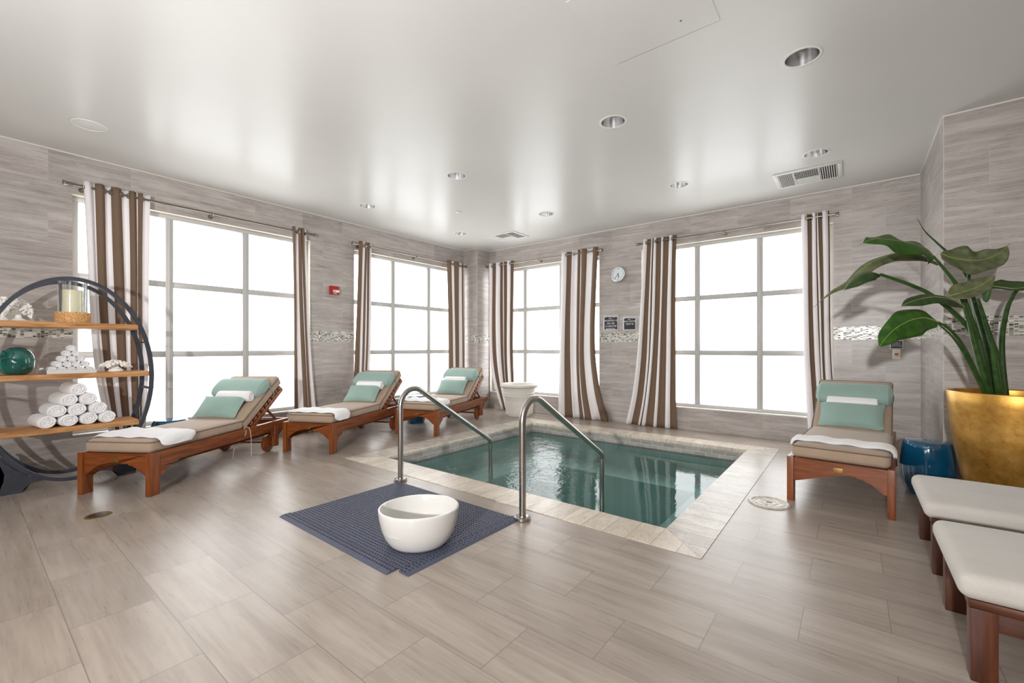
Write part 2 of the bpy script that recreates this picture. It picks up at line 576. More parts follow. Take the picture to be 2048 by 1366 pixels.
def fillet(pts, rads, n=8):
    pts = [Vector(p) for p in pts]
    out = [pts[0]]
    for i in range(1, len(pts) - 1):
        p, a, b = pts[i], pts[i - 1], pts[i + 1]
        u, v = (a - p).normalized(), (b - p).normalized()
        ang = u.angle(v)
        d = rads[i - 1] / math.tan(ang / 2)
        c = p + (u + v).normalized() * (rads[i - 1] / sin(ang / 2))
        s, e = p + u * d - c, p + v * d - c
        tot = s.angle(e)
        for k in range(n + 1):
            t = k / n
            q = (s * sin((1 - t) * tot) + e * sin(t * tot)) / sin(tot)
            out.append(c + q)
    out.append(pts[-1])
    return out

def smooth_line(pts, n=8):
    """Catmull-Rom through the points"""
    pts = [Vector(p) for p in pts]
    P = [pts[0] * 2 - pts[1]] + pts + [pts[-1] * 2 - pts[-2]]
    out = []
    for i in range(1, len(P) - 2):
        for k in range(n):
            t = k / n
            a, b, c, d = P[i - 1], P[i], P[i + 1], P[i + 2]
            out.append(.5 * ((2 * b) + (c - a) * t + (2 * a - 5 * b + 4 * c - d) * t * t + (3 * b - a - 3 * c + d) * t ** 3))
    out.append(pts[-1])
    return out

def bm_prism(bm, poly, axis, a, b, mi=0):
    """extrude a 2-D polygon along an axis from a to b. poly gives the two other coordinates in xyz order"""
    def P(p, t):
        q = list(p)
        q.insert(axis, t)
        return q
    lo = [bm.verts.new(P(p, a)) for p in poly]
    hi = [bm.verts.new(P(p, b)) for p in poly]
    n = len(poly)
    for i in range(n):
        j = (i + 1) % n
        bm.faces.new((lo[i], lo[j], hi[j], hi[i])).material_index = mi
    for loop in (lo, hi):
        f = bm.faces.new(loop)
        f.material_index = mi
        bmesh.ops.triangulate(bm, faces=[f], ngon_method='EAR_CLIP')
    return bm

def text_mesh(s, size, align='CENTER'):
    cu = bpy.data.curves.new('txt', 'FONT')
    cu.body = s
    cu.size = size
    cu.align_x = align
    cu.align_y = 'CENTER'
    cu.extrude = .0006
    o = bpy.data.objects.new('txt', cu)
    COL.objects.link(o)
    bpy.context.view_layer.update()
    me = bpy.data.meshes.new_from_object(o.evaluated_get(bpy.context.evaluated_depsgraph_get()))
    bpy.data.objects.remove(o)
    bpy.data.curves.remove(cu)
    return me

# ------------------------------------------------------------------ the room shell
def wall_grid(name, axis, plane, u0, u1, z0, z1, holes, out, mats, depth=.12):
    """a wall in the plane axis=plane with rectangular holes (ua,ub,za,zb) and reveals running to plane+out*depth"""
    bm = bmesh.new()
    us = sorted({u0, u1} | {h[i] for h in holes for i in (0, 1)})
    zs = sorted({z0, z1} | {h[i] for h in holes for i in (2, 3)})
    P = (lambda u, z, d=0: (plane + d, u, z)) if axis == 0 else (lambda u, z, d=0: (u, plane + d, z))
    for a, b in zip(us, us[1:]):
        for c, d in zip(zs, zs[1:]):
            um, zm = (a + b) / 2, (c + d) / 2
            if any(h[0] < um < h[1] and h[2] < zm < h[3] for h in holes):
                continue
            quad(bm, [P(a, c), P(b, c), P(b, d), P(a, d)], 0)
    D = out * depth
    for a, b, c, d in holes:
        quad(bm, [P(a, c), P(b, c), P(b, c, D), P(a, c, D)], 1)
        quad(bm, [P(a, d), P(b, d), P(b, d, D), P(a, d, D)], 1)
        quad(bm, [P(a, c), P(a, d), P(a, d, D), P(a, c, D)], 1)
        quad(bm, [P(b, c), P(b, d), P(b, d, D), P(b, c, D)], 1)
    bmesh.ops.remove_doubles(bm, verts=bm.verts, dist=1e-5)
    return structure(obj(name, bm, mats, smooth=False))

WZ0, WZ1 = .325, 2.735
WIN_L = [(.714, 3.125), (3.825, 6.235)]
WIN_B = [(-5.72, -3.306), (-2.587, -.173)]
wall_grid('wall_left', 0, XL, YF, YB, 0, ZC, [(a, b, WZ0, WZ1) for a, b in WIN_L], -1, ['wall_left', 'reveal'])
wall_grid('wall_back', 1, YB, XL, XP, 0, ZC, [(a, b, WZ0, WZ1) for a, b in WIN_B], 1, ['wall_back', 'reveal'])
bm = bmesh.new()
quad(bm, [(XP, YB, 0), (XP, YP, 0), (XP, YP, ZC), (XP, YB, ZC)], 0)
quad(bm, [(XP, YP, 0), (XR, YP, 0), (XR, YP, ZC), (XP, YP, ZC)], 1)
structure(obj('wall_right', bm, ['wall_side', 'wall_pil'], smooth=False))
bm = bmesh.new()
quad(bm, [(XR, YP, 0), (XR, YF, 0), (XR, YF, ZC), (XR, YP, ZC)], 0)
structure(obj('wall_side', bm, ['wall_side'], smooth=False))
bm = bmesh.new()
quad(bm, [(XL, YF, 0), (XR, YF, 0), (XR, YF, ZC), (XL, YF, ZC)], 0)
structure(obj('wall_front', bm, ['wall_back'], smooth=False))
# the square column boxed into the far corner
bm = bmesh.new()
quad(bm, [(XL, 6.245, 0), (-5.742, 6.245, 0), (-5.742, 6.245, ZC), (XL, 6.245, ZC)], 0)
quad(bm, [(-5.742, 6.245, 0), (-5.742, YB, 0), (-5.742, YB, ZC), (-5.742, 6.245, ZC)], 1)
structure(obj('wall_corner', bm, ['wall_back', 'wall_left'], smooth=False))

# glass mosaic band, 2 mm proud of the tiles
MZ0, MZ1 = 1.297, 1.452
def band(n, boxes):
    bm = bmesh.new()
    for b in boxes:
        bm_box(bm, *b[:6], mi=b[6])
    structure(obj('trim_%d' % n, bm, ['mosaic_x', 'mosaic_y'], smooth=False))
e = .002
band(1, [(XL, XL + e, YF, .714, MZ0, MZ1, 1), (XL, XL + e, 3.125, 3.825, MZ0, MZ1, 1)])
band(2, [(XL, -5.742, 6.245 - e, 6.245, MZ0, MZ1, 0), (-5.742, -5.742 + e, 6.245 - e, YB, MZ0, MZ1, 1)])
band(3, [(-5.738, -5.72, YB - e, YB, MZ0, MZ1, 0), (-3.306, -2.587, YB - e, YB, MZ0, MZ1, 0), (-.173, XP, YB - e, YB, MZ0, MZ1, 0)])
band(4, [(XP - e, XP, YP - e, YB, MZ0, MZ1, 1), (XP, XR, YP - e, YP, MZ0, MZ1, 0)])
# thin white strip where the wall meets the ceiling
bm = bmesh.new()
w = .008
for b in ((XL, XL + w, YF, 6.245, ZC - w, ZC), (XL, -5.742 + w, 6.245 - w, 6.245, ZC - w, ZC), (-5.742, -5.742 + w, 6.245, YB, ZC - w, ZC),
          (-5.742, XP, YB - w, YB, ZC - w, ZC), (XP - w, XP, YP - w, YB, ZC - w, ZC), (XP, XR, YP - w, YP, ZC - w, ZC)):
    bm_box(bm, *b)
structure(obj('trim_5', bm, 'white_trim', smooth=False))
bm = bmesh.new()
for x, y in ((XP, YP), (-5.742, 6.245)):
    bm_box(bm, x - .0012, x + .0012, y - .0012, y + .0012, 0, ZC - w)
structure(obj('trim_6', bm, 'reveal', smooth=False))

# floor with the pool opening
PX0, PX1, PY0, PY1 = -4.337, -.672, 2.604, 6.0       # outer edge of the coping
QX0, QX1, QY0, QY1 = -4.032, -.977, 2.909, 5.695     # pool opening
bm = bmesh.new()
for a, b, c, d in ((XL, XR, YF, PY0), (XL, PX0, PY0, YB), (PX1, XR, PY0, YB), (PX0, PX1, PY1, YB)):
    quad(bm, [(a, c, 0), (b, c, 0), (b, d, 0), (a, d, 0)])
structure(obj('floor', bm, 'floor', smooth=False))

# ceiling with round openings for the downlights
LIGHTS = [(-.26, 3.468), (-1.61, 3.465), (-3.50, 3.465), (-5.20, 3.455), (-3.48, 5.25), (-5.21, 5.254), (-1.616, 5.285), (-.279, 5.271)]
LR = .098
bm = bmesh.new()
rect = [bm.verts.new(p) for p in ((XL, YF, ZC), (XR, YF, ZC), (XR, YB, ZC), (XL, YB, ZC))]
edges = [bm.edges.new((rect[i], rect[(i + 1) % 4])) for i in range(4)]
for x, y in LIGHTS:
    c = [bm.verts.new((x + LR * cos(2 * pi * i / 32), y + LR * sin(2 * pi * i / 32), ZC)) for i in range(32)]
    edges += [bm.edges.new((c[i], c[(i + 1) % 32])) for i in range(32)]
bmesh.ops.triangle_fill(bm, edges=edges, use_beauty=True, use_dissolve=False)
structure(obj('ceiling', bm, 'ceiling', smooth=False))

# windows
def window(n, axis, plane, u0, u1, out):
    P = (lambda u, z, d: (plane + out * d, u, z)) if axis == 0 else (lambda u, z, d: (u, plane + out * d, z))
    root = bpy.data.objects.new('window_%d' % n, None)
    COL.objects.link(root)
    structure(root)
    def bar(bm, ua, ub, za, zb, d0, d1):
        p, q = P(ua, za, d0), P(ub, zb, d1)
        bm_box(bm, min(p[0], q[0]), max(p[0], q[0]), min(p[1], q[1]), max(p[1], q[1]), za, zb, 0, .003, 1)
    bm = bmesh.new()
    f = .05
    bar(bm, u0, u1, WZ0, WZ0 + f, .08, .16)
    bar(bm, u0, u1, WZ1 - f, WZ1, .08, .16)
    bar(bm, u0, u0 + f, WZ0 + f, WZ1 - f, .08, .16)
    bar(bm, u1 - f, u1, WZ0 + f, WZ1 - f, .08, .16)
    obj('window_frame', bm, 'frame', root)
    W = u1 - u0
    for k in (1, 2):
        bm = bmesh.new()
        c = u0 + W * k / 3
        bar(bm, c - .036, c + .036, WZ0 + f, WZ1 - f, .09, .16)
        bar(bm, c - .012, c + .012, WZ0 + f, WZ1 - f, .084, .09)
        obj('mullion', bm, 'frame', root)
    Hh = WZ1 - WZ0
    for k in (1, 2):
        bm = bmesh.new()
        c = WZ0 + Hh * k / 3
        for j in range(3):
            a = u0 + (f if j == 0 else W * j / 3 + .036)
            b = u0 + (W - f if j == 2 else W * (j + 1) / 3 - .036)
            bar(bm, a, b, c - .034, c + .034, .094, .16)
        obj('transom', bm, 'frame', root)
    for i in range(3):
        for j in range(3):
            bm = bmesh.new()
            a, b = u0 + W * i / 3 + .03, u0 + W * (i + 1) / 3 - .03
            c, d = WZ0 + Hh * j / 3 + .03, WZ0 + Hh * (j + 1) / 3 - .03
            bar(bm, a, b, c, d, .136, .144)
            obj('pane', bm, 'pane', root, smooth=False)
    bm = bmesh.new()
    bar(bm, u0 + .001, u1 - .001, WZ0 - .012, WZ0 + .006, -.012, .079)
    obj('sill', bm, 'white_trim', root)
window(1, 0, XL, *WIN_L[0], -1)
window(2, 0, XL, *WIN_L[1], -1)
window(3, 1, YB, *WIN_B[0], 1)
window(4, 1, YB, *WIN_B[1], 1)

# ------------------------------------------------------------------ plunge pool
pool = thing('plunge_pool', 'sunken rectangular plunge pool with cream travertine coping and rippling teal water', 'pool', ((PX0 + PX1) / 2, (PY0 + PY1) / 2, 0))
pc = pool.location.copy()
def pool_part(name, bm, mats, smooth=False):
    o = obj(name, bm, mats, pool, smooth)
    o.location = -pc
    return o
bm = bmesh.new()
zt, zb = .004, -.036
def cop(poly, mi):
    f = [bm.verts.new((x, y, zt)) for x, y in poly]
    g = [bm.verts.new((x, y, zb)) for x, y in poly]
    bm.faces.new(f).material_index = mi
    bm.faces.new(g).material_index = mi
    for i in range(4):
        j = (i + 1) % 4
        bm.faces.new((f[i], f[j], g[j], g[i])).material_index = mi
G_ = .0025
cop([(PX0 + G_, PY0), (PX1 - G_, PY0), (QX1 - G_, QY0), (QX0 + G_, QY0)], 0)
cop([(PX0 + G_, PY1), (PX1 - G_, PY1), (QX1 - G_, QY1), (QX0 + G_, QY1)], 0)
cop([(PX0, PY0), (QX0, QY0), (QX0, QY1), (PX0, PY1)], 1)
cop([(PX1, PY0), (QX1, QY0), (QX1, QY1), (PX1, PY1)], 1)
es = [e_ for e_ in bm.edges if all(abs(v.co.z - zt) < 1e-6 for v in e_.verts) and
      (all(abs(v.co.x - QX0) < 1e-4 for v in e_.verts) or all(abs(v.co.x - QX1) < 1e-4 for v in e_.verts) or
       all(abs(v.co.y - QY0) < 1e-4 for v in e_.verts) or all(abs(v.co.y - QY1) < 1e-4 for v in e_.verts))]
bmesh.ops.bevel(bm, geom=es, offset=.012, segments=3, affect='EDGES')
pool_part('coping', bm, ['coping_x', 'coping_y'])
WLV = -.14
bx0, bx1, by0, by1 = QX0 - .02, QX1 + .02, QY0 - .02, QY1 + .02
bm = bmesh.new()
for z0, z1, mi in ((WLV - .03, zb, 0), (-1.0, WLV - .03, 2)):
    for a, b in (((bx0, by0), (bx1, by0)), ((bx0, by1), (bx1, by1))):
        quad(bm, [(*a, z0), (*b, z0), (*b, z1), (*a, z1)], 0 if mi == 0 else 3)
    for a, b in (((bx0, by0), (bx0, by1)), ((bx1, by0), (bx1, by1))):
        quad(bm, [(*a, z0), (*b, z0), (*b, z1), (*a, z1)], 1 if mi == 0 else 4)
quad(bm, [(bx0, by0, -1.0), (bx1, by0, -1.0), (bx1, by1, -1.0), (bx0, by1, -1.0)], 2)
pool_part('basin', bm, ['waterline', 'waterline_y', 'pool_tile', 'pool_tile_x', 'pool_tile_y'])
bm = bmesh.new()
bz = -.47
for b in ((bx0, bx0 + .46, by0, by1), (bx1 - .46, bx1, by0, by1), (bx0 + .46, bx1 - .46, by1 - .46, by1)):
    bm_box(bm, b[0], b[1], b[2], b[3], -1.0, bz)
bm_box(bm, bx0 + .46, bx1 - .46, by0, by0 + .42, -1.0, -.45)
bm_box(bm, bx0 + .46, bx1 - .46, by0 + .42, by0 + .74, -1.0, -.72)
pool_part('bench', bm, 'pool_tile')
bm = bmesh.new()
quad(bm, [(bx0, by0, WLV), (bx1, by0, WLV), (bx1, by1, WLV), (bx0, by1, WLV)])
pool_part('water', bm, 'water')
for cx_, cy_ in ((-2.15, 4.05),):
    bm = lathe([(0, -.992), (.10, -.992), (.11, -.985), (.11, -1.0)], 24, cx=cx_, cy=cy_)
    pool_part('main_drain', bm, 'almond')

# handrails
def handrail(x, y0, apex, y1, z1, label):
    r = thing('handrail', label, 'handrail', (x, y0, 0), 0)
    pts = fillet([(0, 0, 0), (0, 0, apex), (0, y1 - y0, z1), (0, y1 - y0, -.7)], [.15, .075], 10)
    obj('rail', tube(pts, .0242, 20), 'steel', r)
    obj('flange', lathe([(0, .001), (.056, .001), (.058, .006), (.056, .022), (.05, .026), (.028, .027), (.026, .034), (0, .034)], 32), 'steel', r)
    obj('collar', lathe([(.0255, -.30), (.0262, -.298), (.0262, -.255), (.0255, -.253)], 24, cy=y1 - y0), 'steel', r)
    return r
handrail(-1.808, 2.432, .945, 3.655, .222, 'right-hand steel handrail curving down into the pool, nearer the camera')
handrail(-3.20, 2.464, .945, 3.705, .16, 'left-hand steel handrail rising from the far corner of the blue mat')

# ------------------------------------------------------------------ loungers
TILT = radians(36.0)
HY, HZ = 1.115, .362            # where the back cushion folds
def make_lounger(label):
    t = thing('chaise_lounge', label, 'lounger', group='teak loungers with taupe cushions')
    L = 1.90
    for s in (-1, 1):
        poly = [(0.0, .355), (L, .355), (L, .30), (1.83, .262), (1.74, .252), (1.70, .225), (1.66, .17), (1.56, .17), (1.53, .215), (1.48, .248)]
        poly += [(.275, .25), (.262, .232)]
        poly += [(.085 + .165 * cos(a), .125 + .105 * sin(a)) for a in [radians(80 - 8 * k) * 1 for k in range(0, 1)]]
        poly += [(.20, .222), (.16, .20), (.125, .17), (.105, .145), (.085, .14)]
        poly += [(0.0, .14)]
        bm = bmesh.new()
        a, b = (.285, .32) if s > 0 else (-.32, -.285)
        bm_prism(bm, poly, 0, a, b)
        bmesh.ops.bevel(bm, geom=[e_ for e_ in bm.edges if e_.calc_face_angle(0) > 1.2], offset=.003, segments=1, affect='EDGES')
        obj('side_rail', bm, 'teak_y', t)
        xa, xb = (.279, .324) if s > 0 else (-.324, -.279)
        obj('leg', box(xa, xb, -.006, .082, 0, .357, .004), 'teak_z', t)
        xa, xb = (.288, .330) if s > 0 else (-.330, -.288)
        obj('leg', box(xa, xb, 1.575, 1.645, .055, .30, .004), 'teak_z', t)
        xw = s * .262
        wheel = bmesh.new()
        bm_lathe(wheel, [(0, -.02), (.086, -.02), (.1, -.012), (.1, .012), (.086, .02), (0, .02)], 32)
        for v in wheel.verts:
            v.co = Vector((v.co.z + xw, v.co.x + 1.54, v.co.y + .1005))
        w_ = obj('wheel', wheel, 'teak_z', t)
    obj('axle', tube([(-.29, 1.58, .1), (.29, 1.58, .1)], .014, 12), 'teak_x', t)
    # scalloped apron across the foot end
    half = [(.279, .165), (.262, .165), (.245, .178), (.222, .205), (.19, .228), (.155, .240), (.150, .250), (.118, .252), (.105, .264), (0, .266)]
    poly = [(-.279, .349), (.279, .349)] + half + [(-x, z) for x, z in reversed(half[:-1])]
    bm = bmesh.new()
    bm_prism(bm, poly, 1, .012, .037)
    ap = obj('foot_apron', bm, 'teak_x', t)
    obj('plaque', box(-.028, .028, .008, .013, .278, .312, .001), 'brass', ap)['label'] = 'small brass plaque'
    bm = bmesh.new()
    for k in range(13):
        y = .06 + k * .085
        bm_box(bm, -.285, .285, y, y + .06, .328, .346)
    obj('seat_slats', bm, 'teak_x', t, smooth=False)
    obj('head_rail', box(-.285, .285, 1.85, 1.885, .27, .35, .004), 'teak_x', t)
    # back rest
    R = Matrix.Translation((0, HY, HZ)) @ Matrix.Rotation(TILT, 4, 'X')
    bm = bmesh.new()
    for s in (-1, 1):
        bm_box(bm, s * .266 - .018, s * .266 + .018,   .075, .76, -.125, -.078, 0, .003, 1)
    for k in range(9):
        y = .09 + k * .075
        bm_box(bm, -.284, .284, y, y + .054, -.078, -.036, 0, .002, 1)
    bmesh.ops.transform(bm, matrix=R, verts=bm.verts)
    obj('backrest', bm, 'teak_x', t)
    bm = bmesh.new()
    hp = R @ Vector((0, .44, -.09))
    for s in (-1, 1):
        bm_tube(bm, [(s * .225, hp.y, hp.z), (s * .225, 1.76, .335)], .015, 8)
    bm_tube(bm, [(-.285, 1.76, .335), (.285, 1.76, .335)], .014, 8)
    obj('prop_strut', bm, 'teak_y', t)
    # mattress
    def pad(y0, y1, z0, z1, hw, mtx=None, crown=.016):
        b = rbox(-hw, hw, y0, y1, z0, z1, .036, crown)
        if mtx:
            bmesh.ops.transform(b, matrix=mtx, verts=b.verts)
        return b
    def ring(y0, y1, z, hw, mtx=None, r=.0045, c=.03):
        pts = []
        for cx_, cy_, a0 in ((hw - c, y1 - c, 0), (-hw + c, y1 - c, 90), (-hw + c, y0 + c, 180), (hw - c, y0 + c, 270)):
            for k in range(5):
                a = radians(a0 + k * 22.5)
                pts.append(Vector((cx_ + c * cos(a), cy_ + c * sin(a), z)))
        pts.append(pts[0])
        b = tube(pts, r, 6, False)
        if mtx:
            bmesh.ops.transform(b, matrix=mtx, verts=b.verts)
        return b
    sc = obj('seat_cushion', pad(.02, 1.105, .352, .455, .297), 'taupe', t)
    obj('piping', ring(.021, 1.104, .443, .2965), 'taupe_pipe', sc)
    bc = obj('back_cushion', pad(-.005, .785, -.03, .088, .297, R), 'taupe', t)
    obj('piping', ring(-.004, .784, .074, .2965, R), 'taupe_pipe', bc)
    b = bmesh.new()
    bm_tube(b, smooth_line([(.30, 1.12, .37), (.335, 1.13, .36), (.348, 1.14, .27), (.345, 1.15, .15), (.35, 1.14, .045)], 6), .003, 6)
    bm_tube(b, smooth_line([(.30, 1.10, .37), (.325, 1.09, .30), (.25, 1.03, .16), (.23, 1.03, .05)], 6), .003, 6)
    obj('cushion_tie', b, 'cord', t)
    # head roll strapped to the top of the back cushion
    b = bmesh.new()
    n, m = 20, 28
    rings = []
    for i in range(n + 1):
        u = -1 + 2 * i / n
        k = (1 - abs(u) ** 14) ** .5 if abs(u) < 1 else 0
        k = .55 + .45 * k if abs(u) < .999 else .55
        x = .297 * u
        rr = [b.verts.new((x, .512 + .140 * k * (abs(cos(a)) ** .85) * (1 if cos(a) > 0 else -1), .130 + .068 * k * (abs(sin(a)) ** .85) * (1 if sin(a) > 0 else -1)))
              for a in [2 * pi * q / m for q in range(m)]]
        rings.append(rr)
    for a_, b_ in zip(rings, rings[1:]):
        for q in range(m):
            b.faces.new((a_[q], a_[(q + 1) % m], b_[(q + 1) % m], b_[q]))
    b.faces.new(rings[0])
    b.faces.new(rings[-1])
    bmesh.ops.transform(b, matrix=R, verts=b.verts)
    hr = obj('head_roll', b, 'seafoam', t)
    for s in (-1, 1):
        obj('strap', tube([R @ Vector((s * .292, .50, .13)), R @ Vector((s * .304, .56, .10)), R @ Vector((s * .303, .585, .0)), R @ Vector((s * .288, .59, -.05))], .005, 6), 'seafoam', hr)
    return t

LNG = [(-4.714, .789, 33.0, 'taupe-cushioned teak lounger nearest the camera on the left, its foot beside the oval shelf'),
       (-4.891, 2.469, 25.8, 'second taupe-cushioned teak lounger along the window wall, just behind the nearest one'),
       (-4.717, 3.886, 19.8, 'farthest taupe-cushioned teak lounger, beside the column in the room corner'),
       (-.081, 4.037, -3.6, 'taupe-cushioned teak lounger alone on the right, facing the camera beside a blue stool')]
first = make_lounger(LNG[0][3])
lounges = []
for i, (x, y, a, lab) in enumerate(LNG):
    if i == 0:
        first.location = (x, y, 0)
        first.scale = (1, 1, .968)
        first.rotation_euler = (0, 0, radians(a))
        lounges.append(first)
    else:
        lounges.append(dup(first, (x, y, 0), radians(a), lab))
for o in list(lounges[3].children) + list(lounges[1].children) + list(lounges[2].children):
    if o.name.startswith('cushion_tie'):
        bpy.data.objects.remove(o)

def frame_of(i):
    x, y, a, _ = LNG[i]
    return Matrix.Translation((x, y, 0)) @ Matrix.Rotation(radians(a), 4, 'Z') @ Matrix.Diagonal((1, 1, .968, 1))
RB = Matrix.Translation((0, HY, HZ)) @ Matrix.Rotation(TILT, 4, 'X')
where = ['on the nearest left lounger', 'on the second lounger along the window wall', 'on the lounger in the far corner', 'on the lone right-hand lounger']

def pillow_bm(hx, hy, hz, n=14):
    b = bmesh.new()
    top, bot = {}, {}
    for i in range(n + 1):
        for j in range(n + 1):
            u, v = -1 + 2 * i / n, -1 + 2 * j / n
            k = ((1 - abs(u) ** 2.6) * (1 - abs(v) ** 2.6))
            k = max(0, k) ** .5
            px = hx * u * (1 - .05 * (1 - v * v) * u * u)
            py = hy * v * (1 - .07 * (1 - u * u) * v * v)
            top[i, j] = b.verts.new((px, py, hz * k))
            bot[i, j] = top[i, j] if i in (0, n) or j in (0, n) else b.verts.new((px, py, -hz * k))
    for i in range(n):
        for j in range(n):
            b.faces.new((top[i, j], top[i + 1, j], top[i + 1, j + 1], top[i, j + 1]))
            q = (bot[i, j], bot[i, j + 1], bot[i + 1, j + 1], bot[i + 1, j])
            if len(set(q)) == 4:
                b.faces.new(q)
    return b

def roll_bm(r, length, turns=3.2, squash=1.0, seg=36, ns=3, seed=0):
    """a rolled towel along X with a spiral showing at both ends"""
    b = bmesh.new()
    rg = random.Random(seed)
    ph = rg.random() * 6
    nr = 12
    def edge(rr, th):
        s = (rr / r * turns - th / (2 * pi)) % 1.0
        return .016 * (s - .5) * (1 if rr > .1 * r else .3)
    wob = [1 + .03 * sin(2 * a * 2 * pi / seg + ph) for a in range(seg)]
    shell = []
    for i in range(ns + 1):
        x = -length / 2 + .012 + (length - .024) * i / ns
        shell.append([b.verts.new((x, r * wob[k] * cos(2 * pi * k / seg), squash * r * wob[k] * sin(2 * pi * k / seg))) for k in range(seg)])
    for a_, b_ in zip(shell, shell[1:]):
        for k in range(seg):
            b.faces.new((a_[k], a_[(k + 1) % seg], b_[(k + 1) % seg], b_[k]))
    for sgn, base in ((-1, shell[0]), (1, shell[-1])):
        prev = base
        for q in range(1, nr):
            rr = r * (1 - q / nr)
            cur = []
            for k in range(seg):
                th = 2 * pi * k / seg
                x = sgn * (length / 2 - (.004 if q == 1 else 0)) + sgn * edge(rr, th + ph)
                cur.append(b.verts.new((x, rr * wob[k] * cos(th) * (1.03 if q == 1 else 1), squash * rr * wob[k] * sin(th) * (1.03 if q == 1 else 1))))
            for k in range(seg):
                b.faces.new((prev[k], prev[(k + 1) % seg], cur[(k + 1) % seg], cur[k]))
            prev = cur
        b.faces.new(prev)
    return b

def towel_drape(y0, y1, z, hw, hang_l, hang_r, seed, skew=0.0):
    """folded towel lying across a cushion of half width hw, hanging over its edges"""
    rg = random.Random(seed)
    path = []
    c = .035
    for k in range(6):
        path.append((-hw - .012, z - hang_l + (hang_l - c) * k / 5))
    for k in range(1, 5):
        a = radians(180 - 22 * k)
        path.append((-hw - .012 + c + c * cos(a), z - c + c * sin(a) + .004))
    m = 16
    for k in range(m + 1):
        x = -hw + c + (2 * hw - 2 * c) * k / m
        path.append((x, z + .006 + .004 * sin(k * 1.1 + seed)))
    for k in range(4, 0, -1):
        a = radians(22 * k)
        path.append((hw + .012 - c + c * cos(a), z - c + c * sin(a) + .004))
    for k in range(6):
        path.append((hw + .012, z - c - (hang_r - c) * k / 5))
    b = bmesh.new()
    ny = 9
    th = .020
    outer, inner = [], []
    P = [Vector((p[0], 0, p[1])) for p in path]
    for i, p in enumerate(P):
        t_ = (P[min(i + 1, len(P) - 1)] - P[max(i - 1, 0)]).normalized()
        nn = Vector((-t_.z, 0, t_.x))
        s_end = min(i, len(P) - 1 - i) / 5
        ro, ri = [], []
        for j in range(ny + 1):
            v = j / ny
            inset = .05 * max(0, 1 - s_end) ** 2 * (abs(2 * v - 1) ** 3)
            yy = y0 + (y1 - y0) * v + skew * (p.x / hw) + .006 * sin(i * .7 + seed) * (2 * v - 1) - inset * (1 if v > .5 else -1)
            k = th * (1 - abs(2 * v - 1) ** 6) ** .5 + .002
            bumpz = .002 * sin(i * .9 + j * 1.3 + seed)
            ro.append(b.verts.new(p + nn * (k + bumpz) + Vector((0, yy, 0))))
            ri.append(b.verts.new(p + Vector((0, yy, 0))))
        outer.append(ro)
        inner.append(ri)
    for grid in (outer, inner):
        for a_, c_ in zip(grid, grid[1:]):
            for j in range(ny):
                b.faces.new((a_[j], a_[j + 1], c_[j + 1], c_[j]))
    n_ = len(P)
    for j in range(ny):
        b.faces.new((outer[0][j], outer[0][j + 1], inner[0][j + 1], inner[0][j]))
        b.faces.new((outer[-1][j], outer[-1][j + 1], inner[-1][j + 1], inner[-1][j]))
    for i in range(n_ - 1):
        for j in (0, ny):
            b.faces.new((outer[i][j], outer[i + 1][j], inner[i + 1][j], inner[i][j]))
    return b

pil_par = [(-.035, .06, 12), (-.02, .0, 12), (-.03, .0, 12), (.0, .0, 14)]
roll_par = [(.05, .0), (.03, 0), (-.02, .0), (.0, .0)]
tow_par = [(.10, .46, .012, .07), (.06, .36, .08, .09), (.10, .42, .05, .05), (.15, .36, .045, .06)]
for i in range(4):
    Fm = frame_of(i)
    px, py, lean = pil_par[i]
    b = pillow_bm(.245, .145, .062)
    m_ = RB @ Matrix.Translation((px, .180, .140)) @ Matrix.Rotation(radians(lean), 4, 'X')
    bmesh.ops.transform(b, matrix=m_, verts=b.verts)
    o = obj('lumbar_pillow', b, 'seafoam')
    o.matrix_world = Fm
    tag(o, 'seafoam green lumbar pillow ' + where[i], 'pillow', 'seafoam lumbar pillows')
    b = roll_bm(.060, .375, 2.6, .95, seed=i)
    m_ = RB @ Matrix.Translation((roll_par[i][0], .338, .158))
    bmesh.ops.transform(b, matrix=m_, verts=b.verts)
    o = obj('rolled_towel', b, 'towel')
    o.matrix_world = Fm
    tag(o, 'rolled white towel behind the pillow ' + where[i], 'towel', 'rolled towels on the loungers')
    y0, y1, hl, hrt = tow_par[i]
    o = obj('folded_towel', towel_drape(y0, y1, .464, .297, max(.045, hl + .01), hrt, i * 3 + 1), 'towel')
    o.matrix_world = Fm
    tag(o, 'folded white towel draped over the foot end ' + where[i], 'towel', 'folded towels on the loungers')

